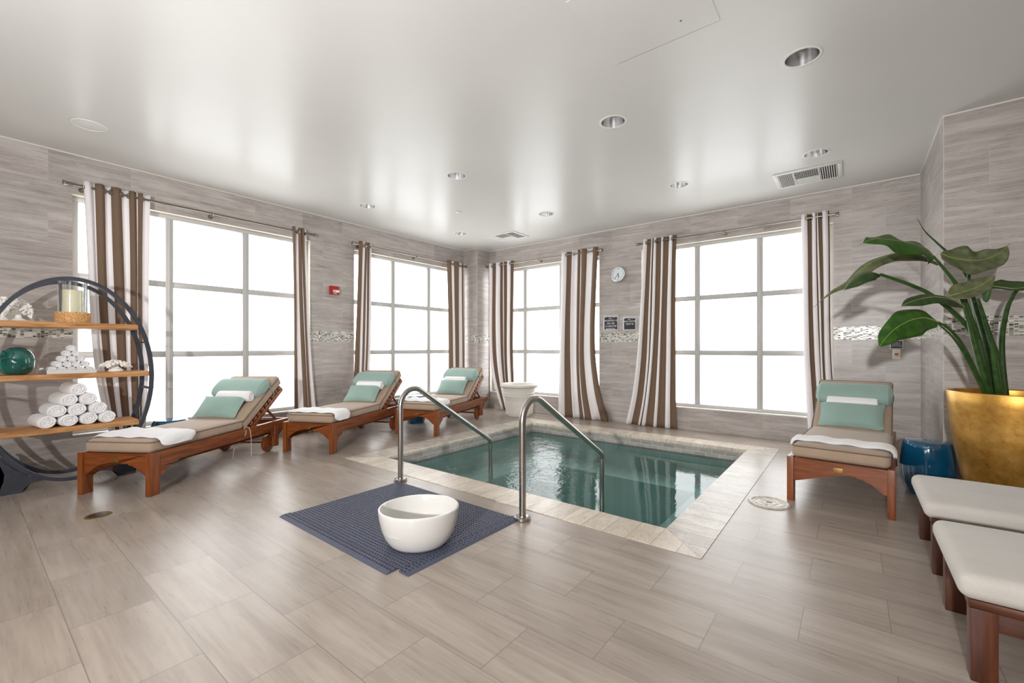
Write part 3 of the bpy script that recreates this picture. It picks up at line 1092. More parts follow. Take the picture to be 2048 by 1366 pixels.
# ------------------------------------------------------------------ pale ottomans, lower right
def make_ottoman(label, w):
    t = thing('ottoman', label, 'ottoman', group='pale cushioned ottomans')
    Lx = .80
    for y in (0, w - .07):
        for x in (0, Lx - .07):
            obj('leg', box(x, x + .07, y, y + .07, 0, .262, .004), 'dark_z', t)
    bm = bmesh.new()
    for y0, y1, x0, x1 in ((-.004, .075, -.004, Lx + .004), (w - .075, w + .004, -.004, Lx + .004), (.075, w - .075, -.004, .075), (.075, w - .075, Lx - .075, Lx + .004)):
        bm_box(bm, x0, x1, y0, y1, .262, .296, 0, .003, 1)
    obj('top_frame', bm, 'dark_x', t)
    half = [(w / 2 - .07, .165), (w / 2 - .095, .18), (w / 2 - .13, .215), (w / 2 - .17, .225), (0, .228)]
    for x in (.018, Lx - .043):
        poly = [(.07, .262), (w - .07, .262)] + [(w / 2 + a, z) for a, z in half] + [(w / 2 - a, z) for a, z in reversed(half[:-1])]
        bm = bmesh.new()
        bm_prism(bm, poly, 0, x, x + .025)
        obj('apron', bm, 'dark_y', t)
    for y in (.018, w - .043):
        obj('apron', box(.07, Lx - .07, y, y + .025, .19, .262, .002), 'dark_x', t)
    b = rbox(-.035, Lx + .03, -.03, w + .03, .297, .388, .038, .014, 12, 10, .002)
    obj('cushion', b, 'pale', t)
    return t
o1 = make_ottoman('pale grey cushioned ottoman closest to the camera at the right edge', .605)
o1.location = (.338, 2.255, 0)
dup(o1, (.338, 3.19, 0), 0, 'pale grey cushioned ottoman behind the nearest one, in front of the blue stool')

# ------------------------------------------------------------------ ceramic stools
def make_stool(label):
    t = thing('garden_stool', label, 'stool', group='glazed blue drum stools')
    obj('body', lathe([(0, .0), (.125, .0), (.134, .008), (.15, .05), (.166, .11), (.175, .19), (.174, .27), (.165, .35), (.160, .39), (.154, .415), (.142, .432)], 48), 'blue', t)
    obj('seat', lathe([(.142, .432), (.12, .437), (.06, .439), (.022, .4395), (.02, .425), (0, .425)], 48), 'blue', t)
    return t
st = make_stool('glossy deep blue drum stool between the right lounger and the gold planter')
st.location = (.495, 4.93, 0)
dup(st, (-5.775, 1.42, 0), 0, 'glossy deep blue drum stool by the window behind the nearest left lounger')
dup(st, (-5.53, 4.56, 0), 0, 'glossy deep blue drum stool under the window beside the far corner lounger')

# ------------------------------------------------------------------ gold planter with a bird-of-paradise plant
PO = Vector((.888, 4.50, 0))
pl = thing('planter', 'tall tapered gold planter holding a leafy bird-of-paradise plant by the right wall', 'planter', PO)
obj('pot', lathe([(0, 0), (.165, 0), (.185, .012), (.225, .13), (.262, .28), (.292, .45), (.315, .62), (.332, .80), (.338, .885), (.335, .892), (.312, .893),
                  (.305, .885), (.298, .80), (.29, .79)], 72), 'gold', pl)
obj('soil', lathe([(.295, .81), (.2, .83), (.1, .84), (0, .842)], 40), 'soil', pl)
DEP = Vector((-.616, .788, 0))
UPV = Vector((0, 0, 1))
def blade(mid, wid, dep, up, mat, fold=.25, wavy=.0, rib=True, asym=(1, 1)):
    line = smooth_line(mid, 6)
    n = len(line)
    key = DEP * dep + UPV * up
    b = bmesh.new()
    rows = []
    for i, p in enumerate(line):
        t_ = (line[min(i + 1, n - 1)] - line[max(i - 1, 0)]).normalized()
        s_ = (key - t_ * key.dot(t_)).normalized()
        nn = t_.cross(s_)
        u = i / (n - 1)
        k = wid * (max(0.0, sin(pi * min(1, u * 1.02 + .02) ** .72)) ** .85 * (1 + .10 * sin(u * 13 + wid * 90)) if 0 < u < 1 else .02)
        row = []
        for q in range(-4, 5):
            v = q / 4
            a_ = asym[0] if v < 0 else asym[1]
            off = s_ * (k * v * a_) + nn * (fold * k * v * v + wavy * k * sin(u * 17 + v * 2) * abs(v))
            row.append(b.verts.new(p + off - PO))
        rows.append(row)
    for a_, c_ in zip(rows, rows[1:]):
        for q in range(8):
            b.faces.new((a_[q], a_[q + 1], c_[q + 1], c_[q]))
    lf = obj('leaf', b, mat, pl, sharp=80)
    sol = lf.modifiers.new('thick', 'SOLIDIFY')
    sol.thickness = .0018
    if rib:
        obj('midrib', tube([p - PO for p in line], [.005 * (1 - .8 * i / n) for i in range(n)], 6), 'rib', lf)
    return lf
def stalk(pts, r0, r1, mat='stem'):
    line = smooth_line(pts, 6)
    n = len(line)
    obj('stem', tube([p - PO for p in line], [.82 * (r0 + (r1 - r0) * i / (n - 1)) for i in range(n)], 10), mat, pl)
blade([(.44, 4.126, 1.83), (.398, 4.055, 1.872), (.32, 3.931, 1.895), (.212, 3.796, 1.91), (.12, 3.699, 1.912), (.045, 3.615, 1.877)], .115, .70, .72, 'leaf', .3, .22)
blade([(.489, 4.253, 1.782), (.392, 4.178, 1.845), (.311, 4.14, 1.87), (.227, 4.112, 1.863), (.118, 4.053, 1.817), (.036, 4.014, 1.745), (-.032, 3.986, 1.668), (-.118, 3.931, 1.608), (-.22, 3.864, 1.496)], .058, .8, .6, 'leaf_dull', .5, .06)
blade([(.152, 3.8, 1.69), (.102, 3.748, 1.701), (.044, 3.677, 1.662), (-.001, 3.63, 1.62), (-.042, 3.585, 1.573)], .05, .8, .6, 'leaf_dark', .5, .0, False)
blade([(.439, 3.897, 1.367), (.37, 3.818, 1.392), (.291, 3.718, 1.373), (.214, 3.62, 1.318), (.163, 3.555, 1.255), (.131, 3.517, 1.196)], .10, .42, .9, 'leaf', .2, .12, True, (1, .8))
blade([(.492, 4.256, 1.863), (.554, 4.279, 1.828), (.644, 4.311, 1.805), (.721, 4.346, 1.808), (.791, 4.376, 1.845), (.845, 4.405, 1.905)], .115, .5, .86, 'leaf_dull', .15, .12, True, (1.1, .8))
blade([(.587, 4.114, 1.471), (.523, 4.039, 1.515), (.429, 3.94, 1.533), (.342, 3.847, 1.514), (.284, 3.776, 1.489), (.245, 3.733, 1.462)], .055, .7, .7, 'leaf_dark', .3, .05)
blade([(.505, 4.025, 1.541), (.573, 4.065, 1.565), (.635, 4.101, 1.59), (.697, 4.137, 1.635), (.741, 4.159, 1.68)], .065, .55, .83, 'leaf_dull', .25, .04)
blade([(.70, 4.19, 1.50), (.706, 4.18, 1.56), (.711, 4.17, 1.62), (.715, 4.165, 1.66)], .028, .7, .2, 'leaf', .4, 0, False)
blade([(.76, 4.465, 1.638), (.807, 4.439, 1.62), (.874, 4.428, 1.603), (.958, 4.455, 1.613), (1.043, 4.496, 1.603)], .075, .85, .5, 'leaf_dark', .3, .05)
stalk([(.765, 4.40, .835), (.685, 4.343, 1.22), (.636, 4.305, 1.41), (.566, 4.238, 1.626), (.499, 4.173, 1.741), (.44, 4.126, 1.83)], .024, .009)
stalk([(.765, 4.47, .835), (.705, 4.422, 1.22), (.655, 4.383, 1.431), (.594, 4.336, 1.624), (.489, 4.253, 1.782)], .024, .009)
stalk([(.735, 4.36, .83), (.676, 4.285, 1.151), (.639, 4.244, 1.304), (.567, 4.175, 1.412), (.427, 4.053, 1.553), (.32, 3.956, 1.619), (.216, 3.862, 1.665), (.152, 3.8, 1.69)], .022, .011)
stalk([(.735, 4.325, .83), (.652, 4.19, 1.036), (.613, 4.135, 1.136), (.56, 4.055, 1.245), (.498, 3.969, 1.323), (.439, 3.897, 1.367)], .018, .007)
stalk([(.745, 4.335, .83), (.66, 4.20, 1.00), (.62, 4.15, 1.09), (.57, 4.07, 1.19), (.51, 3.98, 1.28), (.44, 3.90, 1.355)], .014, .006)
stalk([(.801, 4.535, .83), (.759, 4.503, 1.185), (.689, 4.448, 1.504), (.651, 4.405, 1.68), (.660, 4.36, 1.80)], .024, .009)
stalk([(.792, 4.554, .83), (.744, 4.517, 1.185), (.688, 4.473, 1.506), (.66, 4.451, 1.677), (.576, 4.385, 1.834), (.483, 4.312, 1.945), (.413, 4.257, 2.03), (.368, 4.222, 2.123)], .022, .002)
stalk([(.75, 4.35, .83), (.656, 4.231, 1.219), (.617, 4.163, 1.386), (.587, 4.114, 1.471)], .026, .010)
stalk([(.813, 4.418, .83), (.775, 4.363, 1.134), (.738, 4.308, 1.27), (.696, 4.25, 1.421), (.665, 4.2, 1.526)], .028, .010)
stalk([(.86, 4.581, .83), (.837, 4.551, 1.097), (.832, 4.522, 1.29), (.843, 4.467, 1.462), (.861, 4.43, 1.547), (.885, 4.436, 1.593)], .026, .012)
stalk([(.79, 4.32, .83), (.749, 4.241, 1.07), (.726, 4.197, 1.219), (.702, 4.166, 1.291)], .024, .006)
stalk([(.75, 4.40, .83), (.72, 4.36, 1.07), (.69, 4.32, 1.26)], .03, .012)

# ------------------------------------------------------------------ white pot in the far corner
wp = thing('plant_pot', 'empty off-white ribbed plant pot on the floor in the far corner', 'pot', (-4.66, 6.17, 0))
prof = [(0, 0), (.205, 0), (.212, .006), (.222, .075), (.232, .085), (.236, .105), (.232, .118), (.238, .13), (.240, .15), (.236, .16),
        (.262, .33), (.272, .345), (.275, .365), (.270, .375), (.276, .385), (.278, .405), (.272, .415), (.286, .50), (.288, .505), (.262, .49), (.25, .2), (.24, .05), (0, .05)]
obj('pot_body', lathe(prof, 64), 'resin', wp)
bm = bmesh.new()
seg, tor = 120, 14
ringv = []
for i in range(seg):
    a = 2 * pi * i / seg
    rr = []
    for k in range(tor):
        b_ = 2 * pi * k / tor
        r = .036 * (1 + .10 * sin(a * 60 + b_ * 3))
        R_ = .302 + r * 1.15 * cos(b_)
        rr.append(bm.verts.new((R_ * cos(a), R_ * sin(a), .535 + r * .95 * sin(b_))))
    ringv.append(rr)
for i in range(seg):
    a_, c_ = ringv[i], ringv[(i + 1) % seg]
    for k in range(tor):
        bm.faces.new((a_[k], c_[k], c_[(k + 1) % tor], a_[(k + 1) % tor]))
obj('rope_rim', bm, 'resin', wp, sharp=90)
obj('foot', box(-.262, -.215, -.05, .0, 0, .055, .008), 'resin', wp)

# ------------------------------------------------------------------ mat and foot basin
mt = thing('floor_mat', 'slate blue rubber drainage mat with punched holes on the floor before the pool', 'mat', (-2.53, 1.94, 0), radians(-.6))
def lattice(x0, x1, y0, y1, p, z=.011, fr=.30):
    b = bmesh.new()
    nx, ny = round((x1 - x0) / p), round((y1 - y0) / p)
    px, py = (x1 - x0) / nx, (y1 - y0) / ny
    V = {}
    def g(i, j):
        if (i, j) not in V:
            V[i, j] = b.verts.new((x0 + i * px, y0 + j * py, z))
        return V[i, j]
    for i in range(nx):
        for j in range(ny):
            o = [g(i, j), g(i + 1, j), g(i + 1, j + 1), g(i, j + 1)]
            off = .12 * px * (1 if j % 2 else -1)
            xa, xb = x0 + i * px + px * fr * .7 + off, x0 + (i + 1) * px - px * fr * .7 + off
            ya, yb = y0 + j * py + py * fr, y0 + (j + 1) * py - py * fr
            t_ = [b.verts.new((x, y, z)) for x, y in ((xa, ya), (xb, ya), (xb, yb), (xa, yb))]
            l_ = [b.verts.new((x, y, .002)) for x, y in ((xa, ya), (xb, ya), (xb, yb), (xa, yb))]
            for k in range(4):
                m_ = (k + 1) % 4
                b.faces.new((o[k], o[m_], t_[m_], t_[k]))
                b.faces.new((t_[k], t_[m_], l_[m_], l_[k]))
            b.faces.new(l_).material_index = 1  # dark bottom face paints the shade in each hole
    rim = [e_ for e_ in b.edges if e_.is_boundary]
    ret = bmesh.ops.extrude_edge_only(b, edges=rim)
    for v in ret['geom']:
        if isinstance(v, bmesh.types.BMVert):
            v.co.z = .0005
    return b
obj('surface', lattice(-.645, .625, -.455, .478, .0245), ['mat', 'mat_dark'], mt, smooth=False, sharp='keep')
bm = lattice(-.665, .60, -.512, -.457, .0245, .010, .28)
obj('border', bm, ['mat', 'mat_dark'], mt, smooth=False, sharp='keep')
bm = lattice(.627, .682, -.475, .492, .0245, .010, .28)
obj('border', bm, ['mat', 'mat_dark'], mt, smooth=False, sharp='keep')
bm = bmesh.new()
bm_prism(bm, [(-.537, .0005), (-.512, .0005), (-.512, .010)], 0, -.665, .60)
obj('bevelled_edge', bm, 'mat', mt, smooth=False)
bm = bmesh.new()
bm_prism(bm, [(.707, .0005), (.682, .0005), (.682, .010)], 1, -.475, .492)
obj('bevelled_edge', bm, 'mat', mt, smooth=False)

bw = thing('foot_basin', 'white glazed oval foot basin standing on the slate blue mat', 'basin', (-2.081, 1.740, .0113), radians(38))
obj('bowl', lathe([(0, 0), (.62, 0), (.68, .005), (.75, .022), (.85, .06), (.925, .11), (.975, .165), (1.0, .21), (1.0, .219), (.985, .224), (.955, .224), (.935, .217), (.90, .165),
                   (.85, .10), (.76, .06), (.6, .035), (.4, .026), (0, .024)], 72, sx=.243, sy=.214, shear=.015), 'ceramic', bw)
bm = bmesh.new()
bm_tube(bm, smooth_line([(-.176, -.135, .112), (-.136, -.162, .106), (-.09, -.181, .104), (-.05, -.188, .106)], 5), [.001 + .0012 * sin(pi * i / 15) for i in range(16)], 8)
obj('grip', bm, 'ceramic', bw)

# ------------------------------------------------------------------ drain and lid in the floor
dr = thing('floor_drain', 'small round metal floor drain in the tiles at the left', 'drain', (-4.248, .627, 0))
obj('ring', lathe([(.058, .001), (.058, .004), (.072, .004), (.075, .001)], 40), 'brass', dr)
bm = bmesh.new()
for k in range(-4, 5):
    h = sqrt(max(.0001, .058 ** 2 - (k * .0125) ** 2))
    bm_box(bm, k * .0125 - .003, k * .0125 + .003, -h, h, .001, .0035)
obj('grate', bm, 'steel', dr, smooth=False)
obj('well', lathe([(0, .0008), (.058, .0008)], 32), 'vent_dark', dr)  # flat dark disc on the floor paints the shade below the grate
ld = thing('skimmer_lid', 'round mottled skimmer lid in the floor beside the right lounger leg', 'lid', (-.502, 3.872, 0))
obj('rim', lathe([(.118, .001), (.118, .009), (.125, .012), (.138, .010), (.146, .001)], 56), 'stone_lid', ld)
bm = lathe([(0, .006), (.05, .006), (.052, .009), (.06, .009), (.062, .006), (.095, .006), (.097, .009), (.104, .009), (.106, .006), (.118, .006)], 56)
obj('cover', bm, 'stone_lid', ld)
bm = bmesh.new()
bm_box(bm, -.02, .02, -.006, .006, .0055, .0105, 0, .002, 1)
for a in range(3):
    x, y = .078 * cos(a * 2.1 + .4), .078 * sin(a * 2.1 + .4)
    bm_lathe(bm, [(0, .0072), (.006, .0072), (.007, .006)], 12, cx=x, cy=y)
obj('finger_grip', bm, 'grey_box', ld)

# ------------------------------------------------------------------ curtains and rods
RODZ = 2.808
def curtain(axis, plane, inward, stripes, rows, label, seed, A=.040):
    """rows: list of (z, left, right) positions along the wall, top first. stripes: list of (letter, width)"""
    rg = random.Random(seed)
    root = thing('curtain', label, 'curtain', group='striped curtains')
    tot = sum(w_ for _, w_ in stripes)
    per = 7
    us = []
    acc = 0
    for k, (ch, w_) in enumerate(stripes):
        for j in range(per):
            us.append((acc + w_ * j / per, k, j / per))
        acc += w_
    us.append((tot, len(stripes) - 1, 1.0))
    unit = (rows[0][2] - rows[0][1]) / tot
    A = max(.016, min(.034, .50 * unit))
    amp = [min(1.15, .35 + .65 * w_) * (0.85 + .3 * rg.random()) for _, w_ in stripes]
    dx = [rg.uniform(-.012, .012) for _ in range(len(stripes) + 1)]
    zt_ = RODZ + .055
    nz = 40
    zs_ = [r_[0] for r_ in rows]
    def interp(z):
        z = min(max(z, zs_[-1]), zs_[0])
        k = max(i for i in range(len(rows) - 1) if zs_[i] >= z)
        za, zb_ = zs_[k], zs_[k + 1]
        t_ = (za - z) / (za - zb_)
        def slope(i, c):
            if i == 0 or i == len(rows) - 1:
                j = 0 if i == 0 else i - 1
                return (rows[j + 1][c] - rows[j][c]) / (zs_[j] - zs_[j + 1])
            return (rows[i + 1][c] - rows[i - 1][c]) / (zs_[i - 1] - zs_[i + 1])
        out = []
        for c in (1, 2):
            h = za - zb_
            m0, m1 = slope(k, c) * h, slope(k + 1, c) * h
            out.append((2 * t_ ** 3 - 3 * t_ ** 2 + 1) * rows[k][c] + (t_ ** 3 - 2 * t_ ** 2 + t_) * m0 + (-2 * t_ ** 3 + 3 * t_ ** 2) * rows[k + 1][c] + (t_ ** 3 - t_ ** 2) * m1)
        return out
    b = bmesh.new()
    grid = []
    for iz in range(nz + 1):
        z = zt_ - (zt_ - .006) * iz / nz
        l, r = interp(min(z, rows[0][0]))
        f = (zt_ - z) / zt_
        row = []
        for u, k, tt in us:
            s = u / tot
            ph = f * .5 * sin(k * 1.7 + seed)
            lobe = sin(pi * tt) * (1 if k % 2 == 0 else -1) * amp[k]
            lobe = lobe * (1 - .25 * f) + .30 * f * sin(s * 9 + seed + f * 2.2)
            d = .088 + (A * (1.0 + .35 * f) + max(0, .030 - A) * (1 - min(1, 6 * f))) * lobe
            x = l + (r - l) * s + f * (dx[k] * (1 - tt) + dx[k + 1] * tt) * (0 if k == 0 and tt == 0 else 1) + .004 * sin(7 * f + k)
            d = max(.018, d)
            p = (plane + inward * d, x, z) if axis == 0 else (x, plane + inward * d, z)
            row.append(b.verts.new(p))
        grid.append(row)
    for a_, c_ in zip(grid, grid[1:]):
        for i in range(len(us) - 1):
            fc = b.faces.new((a_[i], a_[i + 1], c_[i + 1], c_[i]))
            fc.material_index = 0 if stripes[us[i][1]][0] == 'W' else 1
    lm, rm = interp(0)
    mid = (lm + rm) / 2
    base = Vector((plane + inward * .085, mid, 0)) if axis == 0 else Vector((mid, plane + inward * .085, 0))
    root.location = base
    fb = obj('fabric', b, ['curt_w', 'curt_b'], root, sharp='keep')
    fb.location = -base
    sol = fb.modifiers.new('thick', 'SOLIDIFY')
    sol.thickness = .002
    # metal grommets where the cloth crosses the rod
    l, r = interp(rows[0][0])
    acc = 0
    for k, (ch, w_) in enumerate(stripes[:-1]):
        acc += w_
        if min(w_, stripes[k + 1][1]) < .5:
            continue
        c = l + (r - l) * acc / tot
        g = bmesh.new()
        n1, n2 = 20, 8
        rr = []
        for i in range(n1):
            a = 2 * pi * i / n1
            q = []
            for j in range(n2):
                bb = 2 * pi * j / n2
                R_ = .025 + .006 * cos(bb)
                q.append(g.verts.new((R_ * cos(a), .005 * sin(bb), R_ * sin(a))))
            rr.append(q)
        for i in range(n1):
            for j in range(n2):
                g.faces.new((rr[i][j], rr[(i + 1) % n1][j], rr[(i + 1) % n1][(j + 1) % n2], rr[i][(j + 1) % n2]))
        rz = radians(35 if k % 2 else -35) + (pi / 2 if axis == 1 else 0)
        loc = Vector((plane + inward * .09, c, RODZ)) if axis == 0 else Vector((c, plane + inward * .09, RODZ))
        obj('grommet', g, 'nickel', root, loc=loc - base, rot=(0, 0, rz))
    return root
def S(s):
    out = []
    for tok in s.split():
        out.append((tok[0], float(tok[1:]) if len(tok) > 1 else 1.0))
    return out
T_ = RODZ + .06
curtain(0, XL, 1, S('W1.1 W.4 B1.4 W1 B1.5 W1.1 B1 W.3 B.8 W1.2'), [(T_, .779, 1.304), (1.0, .866, 1.295), (0, 1.03, 1.262)], 'wide brown and white striped curtain behind the oval shelf', 1)
curtain(0, XL, 1, S('B1 W1.2 B1.2 W.3 B.9 W1'), [(T_, 2.833, 3.027), (1.3, 2.86, 3.084), (0, 2.86, 3.20)], 'narrow striped curtain at the right end of the window behind the nearest lounger', 2)
curtain(0, XL, 1, S('B1.3 W1 B.7 W.4 B.7 W.8'), [(T_, 3.852, 4.084), (1.3, 3.80, 4.056), (0, 3.74, 4.0)], 'narrow striped curtain behind the second lounger, left end of its window', 3)
curtain(0, XL, 1, S('B1.2 W.8 B1.4 W1 B.4 W.5'), [(T_, 5.714, 6.20), (1.3, 5.766, 6.20), (0, 5.76, 6.215)], 'striped curtain beside the corner column, behind the farthest lounger', 4)
curtain(1, YB, -1, S('W1 B1.2 W1.4 B1 W.15 B1 W1 B1'), [(T_, -5.664, -5.049), (1.2, -5.651, -5.055), (.6, -5.56, -5.04), (0, -5.33, -5.03)], 'striped curtain hanging just behind the off-white pot in the corner', 5)
curtain(1, YB, -1, S('W1.4 B1.5 W.5 W1.2 B.7 W.25 B1.4 W1.6 B1.2'), [(T_, -3.988, -3.30), (1.2, -4.018, -3.351), (.5, -4.04, -3.27), (0, -4.06, -3.126)], 'striped curtain between the off-white pot and the wall clock', 6)
curtain(1, YB, -1, S('W1 B1.2 W.3 B.5 W.6 B1.3 W.4 B1.5 W.9 B1'), [(T_, -2.526, -2.028), (1.2, -2.605, -2.049), (.5, -2.69, -2.05), (0, -2.81, -2.03)], 'striped curtain to the right of the wall clock and black signs', 7)
curtain(1, YB, -1, S('W1.4 B1.2 W1 B.4 W.2 B1 W1.2 B.4'), [(T_, -.50, -.216), (1.2, -.468, -.187), (.5, -.44, -.15), (0, -.417, -.11)], 'striped curtain behind the lone right-hand lounger', 8)

def rod(axis, plane, inward, a, b, label):
    r = thing('curtain_rod', label, 'curtain rod', (plane + inward * .09, (a + b) / 2, RODZ) if axis == 0 else ((a + b) / 2, plane + inward * .09, RODZ), group='curtain rods')
    h = (b - a) / 2
    P = (lambda u, d, z: Vector((inward * d, u, z))) if axis == 0 else (lambda u, d, z: Vector((u, inward * d, z)))
    obj('pole', tube([P(-h + .06, 0, 0), P(h - .06, 0, 0)], .0125, 14), 'nickel', r)
    for s in (-1, 1):
        obj('finial', tube([P(s * (h - .08), 0, 0), P(s * (h - .06), 0, 0), P(s * (h - .045), 0, 0), P(s * (h - .02), 0, 0), P(s * h, 0, 0), P(s * (h + .006), 0, 0)], [.015, .017, .015, .017, .026, .02], 16), 'nickel', r)
    for u in (-h + .14, 0, h - .14):
        bm = bmesh.new()
        bm_tube(bm, [P(u, -.088, -.022), P(u, -.02, -.022)], .007, 8)
        bm_tube(bm, [P(u, -.089, -.022), P(u, -.083, -.022)], .026, 18)
        bm_tube(bm, fillet([P(u, -.02, -.022), P(u, .018, -.022), P(u, .018, .004)], [.015], 5), .006, 8)
        obj('bracket', bm, 'nickel', r)
    return r
rod(0, XL, 1, .64, 3.15, 'brushed nickel curtain rod over the window nearest the camera on the left')
rod(0, XL, 1, 3.74, 6.235, 'brushed nickel curtain rod over the window behind the far corner lounger')
rod(1, YB, -1, -5.73, -3.22, 'brushed nickel curtain rod above the corner pot, left of the clock')
rod(1, YB, -1, -2.64, -.125, 'brushed nickel curtain rod over the large back-wall window on the right')

# ------------------------------------------------------------------ oval shelf unit
SX = -5.61
sh = thing('etagere', 'oval black iron shelf unit with three wooden shelves against the left wall', 'shelf', (SX, .635, 0))
EA, EB, EZ = .552, .884, .93
def ellip(a, b, n=96):
    return [(a * cos(2 * pi * i / n), EZ + b * sin(2 * pi * i / n)) for i in range(n)]
for x in (-.19, .165):
    bm = bmesh.new()
    n = 96
    secs = [(0, -.5), (1, -.5), (1, .5), (0, .5)]
    ro, ri = ellip(EA + .013, EB + .013, n), ellip(EA - .019, EB - .019, n)
    vs = []
    for i in range(n):
        vs.append([bm.verts.new((x - .0, *ro[i])), bm.verts.new((x + .036, *ro[i])), bm.verts.new((x + .036, *ri[i])), bm.verts.new((x, *ri[i]))])
    for i in range(n):
        j = (i + 1) % n
        for k in range(4):
            m_ = (k + 1) % 4
            bm.faces.new((vs[i][k], vs[j][k], vs[j][m_], vs[i][m_]))
    obj('ring', bm, 'iron', sh)
    # splayed foot plates on both sides
    for s in (-1, 1):
        p = [(.16, .10), (.10, .062), (.19, .085), (.245, .10), (.275, .07), (.30, .03), (.31, 0), (.42, 0), (.425, .03), (.40, .10), (.385, .17), (.40, .24), (.44, .31), (.40, .30), (.33, .215), (.25, .15)]
        p = [(.13, .075), (.20, .075), (.25, .065), (.285, .035), (.30, 0), (.425, 0), (.42, .05), (.40, .11), (.395, .17), (.42, .235), (.455, .29), (.43, .29), (.35, .195), (.25, .115), (.17, .085)]
        bm = bmesh.new()
        bm_prism(bm, [(s * a, z) for a, z in p], 0, x - .004, x + .032)
        obj('foot', bm, 'iron', sh)
for s in (-1, 1):
    bm = bmesh.new()
    bm_box(bm, -.16, .17, s * .37 - .012, s * .37 + .012, .10, .13)
    obj('foot_bar', bm, 'iron', sh)
for zt_, th_ in ((1.424, .048), (.972, .046), (.506, .045)):
    zc_ = zt_ - th_ / 2
    hw = EA * sqrt(max(0, 1 - ((zc_ - EZ) / EB) ** 2)) - .02
    bm = bmesh.new()
    bm_box(bm, -.185, .192, -hw, hw, zt_ - th_, zt_)
    bmesh.ops.subdivide_edges(bm, edges=[e_ for e_ in bm.edges if abs(e_.verts[0].co.y - e_.verts[1].co.y) > .5], cuts=14)
    for v in bm.verts:
        v.co.x += .004 * sin(v.co.y * 17 + zt_ * 9)
    bmesh.ops.bevel(bm, geom=[e_ for e_ in bm.edges if e_.calc_face_angle(0) > 1.0], offset=.004, segments=1, affect='EDGES')
    obj('shelf_board', bm, 'shelf_wood', sh)
for z in (1.255, .805):
    y = EA * sqrt(1 - ((z - EZ) / EB) ** 2)
    for s in (-1, 1):
        obj('rung', box(-.165, .17, s * y - .022, s * y + .022, z - .006, z + .006), 'iron', sh)

ZT, ZM, ZL = 1.4245, .9725, .5065
# candle lamp
cl = thing('hurricane_lamp', 'clear glass hurricane with ivory candle and woven base on the top shelf', 'candle', (SX + .02, .655, ZT))
obj('rope_base', lathe([(.106, .0), (.112, .01), (.113, .03), (.111, .06), (.113, .085), (.107, .098), (.101, .098), (.101, 0)], 48), 'rope', cl)
bm = bmesh.new()
for k in range(7):
    z = .008 + .0135 * k
    pts = [Vector((.114 * cos(a), .114 * sin(a), z + .003 * sin(22 * a + (pi if k % 2 else 0)))) for a in [2 * pi * i / 132 for i in range(133)]]
    bm_tube(bm, pts, .006, 5, False)
obj('weave', bm, 'rope', cl)
obj('glass', lathe([(.095, .004), (.096, .10), (.097, .38), (.098, .386), (.093, .386), (.092, .10), (.09, .012), (0, .012), (0, .004), (.095, .004)], 48), 'glass', cl)
cd = obj('candle', lathe([(0, .013), (.072, .013), (.073, .02), (.073, .295), (.069, .30), (.05, .293), (0, .290)], 40), 'wax', cl)
obj('wick', tube([(0, 0, .288), (.002, 0, .312)], .0016, 6), 'black', cd)

def coral_bm(n, fn, seed, size):
    rg = random.Random(seed)
    b = bmesh.new()
    for _ in range(n):
        p, d = fn(rg)
        d = d.normalized()
        u = d.orthogonal().normalized()
        v = d.cross(u)
        r = size * rg.uniform(.75, 1.25)
        rings = []
        for k, (a, w_) in enumerate(((-1.2, .25), (-.5, .55), (.1, .95), (.45, .9), (.6, .5))):
            rings.append([b.verts.new(p + d * a * r + (u * cos(q * pi / 4) + v * .6 * sin(q * pi / 4)) * w_ * r * (1 + .15 * sin(q * 3 + a))) for q in range(8)])
        for x, y in zip(rings, rings[1:]):
            for q in range(8):
                b.faces.new((x[q], x[(q + 1) % 8], y[(q + 1) % 8], y[q]))
        b.faces.new(rings[-1])
        b.faces.new(rings[0])
    return b
def fan(cy, cz, ry, rz, rx):
    def f(rg):
        while True:
            a, r = rg.uniform(-.5, pi + .5), sqrt(rg.random())
            y, z = ry * r * cos(a), rz * r * sin(a)
            break
        x = rx * rg.uniform(-1, 1) * (1.1 - r)
        return Vector((x, cy + y, cz + z)), Vector((x * 1.5 + rx * .9, y + .0, z + .02))
    return f
co = thing('coral_sculpture', 'upright white coral fan ornament on the top shelf, left of the candle', 'ornament', (SX + .03, .325, ZT))
obj('coral', coral_bm(150, fan(0, .085, .085, .105, .035), 3, .0135), 'coral', co)
obj('base', lathe([(0, .0), (.055, .0), (.06, .006), (.045, .014), (.022, .03), (.018, .055), (0, .06)], 20), 'coral', co)
co2 = thing('coral_sculpture', 'white coral fan half hidden behind the iron ring, far left of the top shelf', 'ornament', (SX - .07, .245, ZT))
obj('coral', coral_bm(110, fan(0, .11, .06, .10, .03), 5, .0135), 'coral', co2)
obj('base', lathe([(0, .0), (.045, .0), (.048, .006), (.03, .016), (.016, .04), (.012, .08), (0, .09)], 20), 'coral', co2)
co3 = thing('coral_sculpture', 'low spreading white coral ornament on the middle shelf, right of the towel tray', 'ornament', (SX + .03, .945, ZM))
def spread(rg):
    a, r = rg.uniform(0, 2 * pi), sqrt(rg.random())
    p = Vector((.07 * r * cos(a), .115 * r * sin(a), .05 + .05 * (1 - r * r) + rg.uniform(-.012, .012)))
    return p, Vector((p.x, p.y, .06))
obj('coral', coral_bm(120, spread, 8, .014), 'coral', co3)
obj('base', lathe([(0, 0), (.05, 0), (.058, .008), (.05, .02), (.03, .04), (0, .05)], 20), 'coral', co3)

